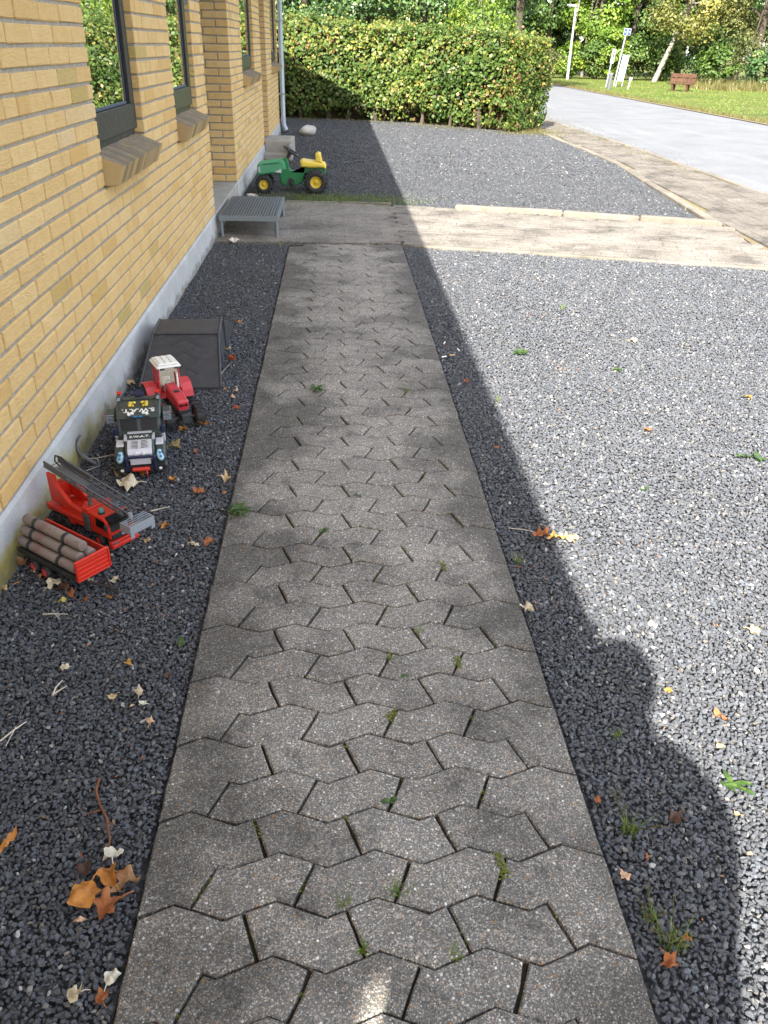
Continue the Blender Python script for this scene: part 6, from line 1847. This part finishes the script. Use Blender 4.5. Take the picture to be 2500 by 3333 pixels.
def set_tint(o, base, sp, seed):
    rg = np.random.default_rng(seed); n = len(o.data.polygons)
    a = o.data.attributes.new("tint", 'FLOAT', 'FACE'); a.data.foreach_set("value", np.clip(rg.normal(base, sp, n), 0, 1).astype(np.float32))

def weed(x, y, s, kind, label, idx):
    r = random.Random(900 + idx); on_path = -0.38 < x < 0.535 and y < 6.8
    z0 = -.008 if on_path else -.016
    G_ = "weeds growing in joints and gravel"
    if kind in ('tuft', 'seed'):
        nb = 22 if kind == 'tuft' else 30
        o = grass("grass_tuft", label, "grass tuft", [(x, y, z0, 1.0)], s * (.75 if kind == 'tuft' else .85), .0022 + .01 * s * .2, "grassblade", 300 + idx, None, .7 if kind == 'tuft' else .45, G_, .10 * s, nb)
        if kind == 'seed':
            m_ = MB()
            for k in range(4):
                az = r.uniform(0, 6.28); L = s * r.uniform(.9, 1.35); sp = r.uniform(.35, .75)
                pts = [Vector((x, y, z0)) + Vector((math.cos(az) * L * sp * q ** 1.4, math.sin(az) * L * sp * q ** 1.4, L * .8 * q)) for q in (0, .35, .7, 1.0)]
                m_.tube(pts, [.0008, .0007, .0006, .0005], 4)
                for q in range(9):
                    p = pts[2].lerp(pts[3], q / 8); a2 = r.uniform(0, 6.28)
                    m_.ell(p + Vector((math.cos(a2), math.sin(a2), .3)) * .0035, (.0011, .0011, .0022), 5, 4)
            c_ = m_.build("seed_stalk", M["drygrass"], o); set_tint(c_, .5, .15, idx)
        return o
    m_ = MB(); mt = "weed"
    if kind == 'rosette':
        for k in range(13):
            blade_leaf(m_, (x + r.gauss(0, .05) * s, y + r.gauss(0, .05) * s, z0 + .012), r.uniform(0, 6.28), s * (.8 if x > .53 else 1) * r.uniform(.35, .62), s * .15, r.uniform(.15, .9), r, 1, 1.0)
    elif kind == 'seedling':
        for k in range(4):
            blade_leaf(m_, (x, y, z0 + .006), r.uniform(0, 6.28), s * r.uniform(.35, .6), s * .34, r.uniform(.2, .7), r)
    elif kind == 'leafy':
        for k in range(5):
            blade_leaf(m_, (x + r.gauss(0, .12) * s, y + r.gauss(0, .12) * s, z0 + .01), r.uniform(0, 6.28), s * r.uniform(.4, .65), s * .16, r.uniform(.2, .7), r)
    else:   # moss cushion: many tiny leaves along a joint
        mt = "moss"; az = R(90 + r.uniform(-25, 25))
        for k in range(70):
            q = r.uniform(-.5, .5); px = x + math.cos(az) * q * s + r.gauss(0, .004); py = y + math.sin(az) * q * s + r.gauss(0, .004)
            blade_leaf(m_, (px, py, z0 + r.uniform(0, .010)), r.uniform(0, 6.28), r.uniform(.006, .012), .004, r.uniform(.3, 1.4), r)
    o = m_.build("weed", M[mt]); set_tint(o, .45, .22, idx)
    return tag(o, label, "weed", G_)

WEEDS = [
    (-0.332, 2.452, 0.099, 'rosette', 'green dandelion rosette growing over the left path edge'),
    (-0.417, 1.760, 0.044, 'seedling', 'two leaved green seedling beside the left path edge'),
    (0.011, 0.965, 0.059, 'tuft', 'short grass tuft at a paver corner left of centre near the bottom'),
    (0.107, 0.982, 0.067, 'tuft', 'grass tuft with long dry blades in the middle of the path'),
    (0.319, 1.033, 0.048, 'moss', 'yellow green moss plant filling a slanted paver joint'),
    (0.040, 0.875, 0.039, 'tuft', 'thin grass tuft in a joint below the corner tuft'),
    (0.202, 0.856, 0.045, 'tuft', 'low grass tuft in a joint at the bottom right of the path'),
    (0.135, 1.668, 0.042, 'tuft', 'yellowish grass tuft in a joint in the middle of the path'),
    (0.314, 1.646, 0.042, 'moss', 'mossy weed in a joint toward the right of the path'),
    (0.171, 1.588, 0.033, 'seedling', 'small bright weed at a zigzag joint below the yellowish tuft'),
    (0.325, 2.098, 0.049, 'moss', 'yellow green weed at the top of a joint right of the path middle'),
    (0.222, 1.779, 0.040, 'tuft', 'grass blades along a joint above the yellowish tuft'),
    (0.108, 1.204, 0.036, 'seedling', 'round leaved green weed in a joint near the path middle'),
    (0.126, 1.456, 0.036, 'moss', 'green moss plant filling a joint in the path middle'),
    (-0.051, 2.322, 0.042, 'seedling', 'small weed at the top of a joint left of the path middle'),
    (-0.097, 3.584, 0.090, 'rosette', 'low green weed across the far part of the path'),
    (0.319, 3.580, 0.060, 'moss', 'golden moss plant in a joint in the far part of the path'),
    (0.072, 2.558, 0.038, 'seedling', 'tiny yellow green weed at a paver corner in the path middle'),
    (0.602, 1.112, 0.088, 'seed', 'grass tuft with three spread seed stalks in the shadow'),
    (0.579, 0.922, 0.055, 'seed', 'small leaning grass tuft beside the path near the bottom'),
    (0.605, 0.867, 0.095, 'seed', 'tall grass tuft with seed heads near the bottom of the shadow'),
    (0.654, 1.380, 0.045, 'tuft', 'small grass tuft beside the neck of the shadow'),
    (0.570, 2.136, 0.061, 'tuft', 'grass tuft in the shaded strip below the torn leaf'),
    (0.971, 4.147, 0.111, 'rosette', 'flat green weed alone on the sunny gravel'),
    (1.414, 5.012, 0.071, 'tuft', 'light green tuft far out on the sunny gravel'),
    (0.865, 4.704, 0.050, 'seedling', 'tiny green weed at the far shadow edge'),
    (1.421, 3.884, 0.068, 'rosette', 'small flat green weed in the middle of the sunny gravel'),
    (1.134, 2.618, 0.049, 'seedling', 'yellow green seedling in the middle of the near sunny gravel'),
    (1.670, 2.872, 0.112, 'leafy', 'broad leaved weed near the right border on sunny gravel'),
    (0.740, 3.484, 0.050, 'tuft', 'yellow green tuft at the shadow edge above the torn leaf'),
    (0.875, 1.221, 0.080, 'leafy', 'bright green long leaved weed in the sun beside the shadow arm'),
    (-0.441, 6.736, 0.107, 'tuft', 'green weed beside the path at the near edge of the cross path'),
    (-0.821, 8.792, 0.104, 'tuft', 'grass tuft under the green pedal tractor'),
]
for i_, (x, y, s, kind, lab) in enumerate(WEEDS): weed(x, y, s, kind, lab, i_)

# moss and crumbs lying in the path's joints
rg = np.random.default_rng(77); C_ = []; S2 = []
jr = random.Random(78)
for i_ in range(-6, 52):
    yb = B0 + i_ * ROW; back = i_ % 2 == 0
    for k in range(4):
        if jr.random() < .42:
            xt, xb = ((-.179, -.146) if back else (-.239, -.278)); n = jr.randrange(12, 46)
            q0, q1 = sorted((jr.random(), jr.random()))
            for _ in range(n):
                q = jr.uniform(q0, q1); C_.append((xb + (xt - xb) * q + PX * k + jr.gauss(0, .0022), yb + zig(xb + PX * k) * (1 - q) + (ROW + zig(xt + PX * k)) * q, jr.uniform(-.012, -.001))); S2.append(jr.uniform(.003, .0065))
C_ = np.array(C_)
jm = link("joint_moss", None)if False else foliage("joint_moss", C_, rg.normal(size=C_.shape) + np.array([0, 0, 1.0]), np.array(S2), rg.normal(.35, .25, len(C_)), M["moss"], path, rg, .8)

# ------------------------------------------------------------------ the photographer (behind the camera; casts the shadow on the gravel)
SKIN = plain("skin", (0.48, 0.27, 0.19), .5, 0, .08, .05, 60); COAT = plain("dark_jacket", (0.05, 0.055, 0.075), .85, 0, .2, .3, 120); JEAN = plain("blue_trousers", (0.05, 0.075, 0.14), .85, 0, .2, .3, 160); HAIR = plain("brown_hair", (0.07, 0.045, 0.03), .7, 0, .3, .4, 90)
pe = thing("person", "person in a dark jacket holding up a phone, casting the shadow on the gravel", "person", (0.0, -.30, 0))
def skin_body(name, verts, edges, mats, parent, root=0, sub=2):
    me = bpy.data.meshes.new(name); me.from_pydata([v[:3] for v in verts], edges, [])
    o = link(name, me, parent); md = o.modifiers.new("skin", 'SKIN'); md.use_smooth_shade = True
    sv = me.skin_vertices[0].data
    for q, v in zip(sv, verts): q.radius = (v[3], v[4] if len(v) > 4 else v[3])
    sv[root].use_root = True
    ss = o.modifiers.new("sub", 'SUBSURF'); ss.levels = sub; ss.render_levels = sub
    me.materials.append(mats); return o
# pelvis 0, waist 1, chest 2, neck base 3, neck 4, head 5 6; arms; legs
bv = [(0, 0, .86, .15, .11), (0, 0, 1.0, .165, .12), (0, 0, 1.15, .18, .125), (0, .01, 1.27, .12, .09), (.02, .02, 1.345, .060, .055), (.035, .02, 1.44, .080, .085), (.035, .015, 1.51, .070, .08),
      (-.17, .0, 1.22, .075), (-.39, .03, .97, .062), (-.18, .20, 1.22, .045), (-.075, .255, 1.36, .030),
      (.17, .0, 1.20, .075), (.235, .03, .92, .062), (.15, .20, 1.20, .045), (.075, .255, 1.36, .030),
      (-.10, 0, .76, .10), (-.115, .02, .44, .066), (-.12, -.02, .10, .048), (-.13, .10, .035, .036),
      (.10, 0, .76, .10), (.115, .02, .44, .066), (.12, -.02, .10, .048), (.13, .10, .035, .036)]
be = [(0, 1), (1, 2), (2, 3), (3, 4), (4, 5), (5, 6), (3, 7), (7, 8), (8, 9), (9, 10), (3, 11), (11, 12), (12, 13), (13, 14), (0, 15), (15, 16), (16, 17), (17, 18), (0, 19), (19, 20), (20, 21), (21, 22)]
skin_body("body", bv, be, SKIN, pe)
# jacket and trousers as their own shells
jv = [(0, 0, .78, .22, .13), (0, 0, .95, .20, .13), (0, 0, 1.10, .17, .12), (0, .005, 1.20, .12, .10), (-.165, .0, 1.19, .085), (-.385, .03, .965, .105), (-.19, .185, 1.20, .06), (.165, .0, 1.18, .08), (.23, .03, .92, .08), (.155, .185, 1.18, .058)]
skin_body("jacket", jv, [(0, 1), (1, 2), (2, 3), (3, 4), (4, 5), (5, 6), (3, 7), (7, 8), (8, 9)], COAT, pe)
m_ = MB(); RG = [(.74, -.31, .285, .15), (.82, -.32, .295, .155), (.95, -.33, .292, .155), (1.04, -.31, .304, .15), (1.10, -.29, .306, .145), (1.16, -.265, .292, .14), (1.20, -.24, .270, .13), (1.24, -.20, .235, .12), (1.268, -.15, .190, .11), (1.285, -.11, .150, .095), (1.30, -.08, .116, .08), (1.34, -.06, .100, .07)]
vs = []
for z, xl, xr, yh in RG:
    for k in range(24):
        a = 2 * math.pi * k / 24; ca = math.cos(a); vs.append(((xl + xr) / 2 + (xr - xl) / 2 * ca, yh * math.sin(a), z + .008 * math.sin(a * 3)))
n = len(RG); m_.add(vs, [(i_ * 24 + k, i_ * 24 + (k + 1) % 24, (i_ + 1) * 24 + (k + 1) % 24, (i_ + 1) * 24 + k) for i_ in range(n - 1) for k in range(24)] + [tuple(range(24))[::-1], tuple(range((n - 1) * 24, n * 24))], True)
m_.build("coat", COAT, pe)
skin_body("trousers", [(0, 0, .86, .16, .12), (-.10, 0, .76, .112), (-.115, .02, .44, .08), (-.12, -.01, .12, .07), (.10, 0, .76, .112), (.115, .02, .44, .08), (.12, -.01, .12, .07)], [(0, 1), (1, 2), (2, 3), (0, 4), (4, 5), (5, 6)], JEAN, pe)
m_ = MB(); m_.ell((.035, .0, 1.485), (.086, .105, .098), 16, 10); m_.build("hair", HAIR, pe)
m_ = MB(); m_.tube([(.035, .105, 1.455), (.035, .125, 1.425)], [.009, .014], 7)
for s in (-1, 1): m_.ell((.035 + s * .032, .092, 1.455), (.011, .009, .009), 8, 6); m_.ell((.035 + s * .078, .01, 1.435), (.010, .022, .032), 8, 6)
m_.ell((.035, .098, 1.385), (.024, .010, .008), 8, 6); m_.build("face", SKIN, pe)
for s in (-1, 1):
    hv = [(s * .075, .255, 1.365, .026, .020), (s * .062, .262, 1.40, .027, .017)]; he = [(0, 1)]
    skin_body("palm", hv, he, SKIN, pe)
    for k in range(4):
        b0 = Vector((s * (.064 - .0), .270, 1.385 + k * .017)); L = (.062, .070, .066, .052)[k]
        fv = [(*b0, .0085), (s * (.064 - .030 * L / .066), .286, 1.387 + k * .017, .0085), (s * (.055 - L * .62), .276, 1.388 + k * .017, .0078), (s * (.050 - L * .72), .268, 1.388 + k * .017, .0065)]
        skin_body("finger", fv, [(0, 1), (1, 2), (2, 3)], SKIN, pe)
    skin_body("thumb", [(s * .066, .255, 1.375, .011), (s * .052, .242, 1.395, .010), (s * .034, .242, 1.41, .008)], [(0, 1), (1, 2)], SKIN, pe)
for s in (-1, 1):
    m_ = MB(); m_.prism([(-.10, 0), (.17, 0), (.175, .035), (.10, .07), (.03, .10), (-.08, .10), (-.105, .05)], 'x', s * .125 - .045, s * .125 + .045, .012); m_.build("shoe", BLK, pe)
ph = thing("phone", "black phone held up in both hands by the photographer", "phone", (0, -.036, 1.40), 0)
m_ = MB(); m_.M = Euler((R(-30), 0, 0)).to_matrix().to_4x4(); m_.box((0, 0, 0), (.072, .009, .155), None, .003); pb_ = m_.build("phone_body", BLK, ph)
m_ = MB(); m_.M = Euler((R(-30), 0, 0)).to_matrix().to_4x4(); m_.b2(-.033, .033, -.0056, -.0048, -.072, .072); m_.build("screen", GLS, pb_)
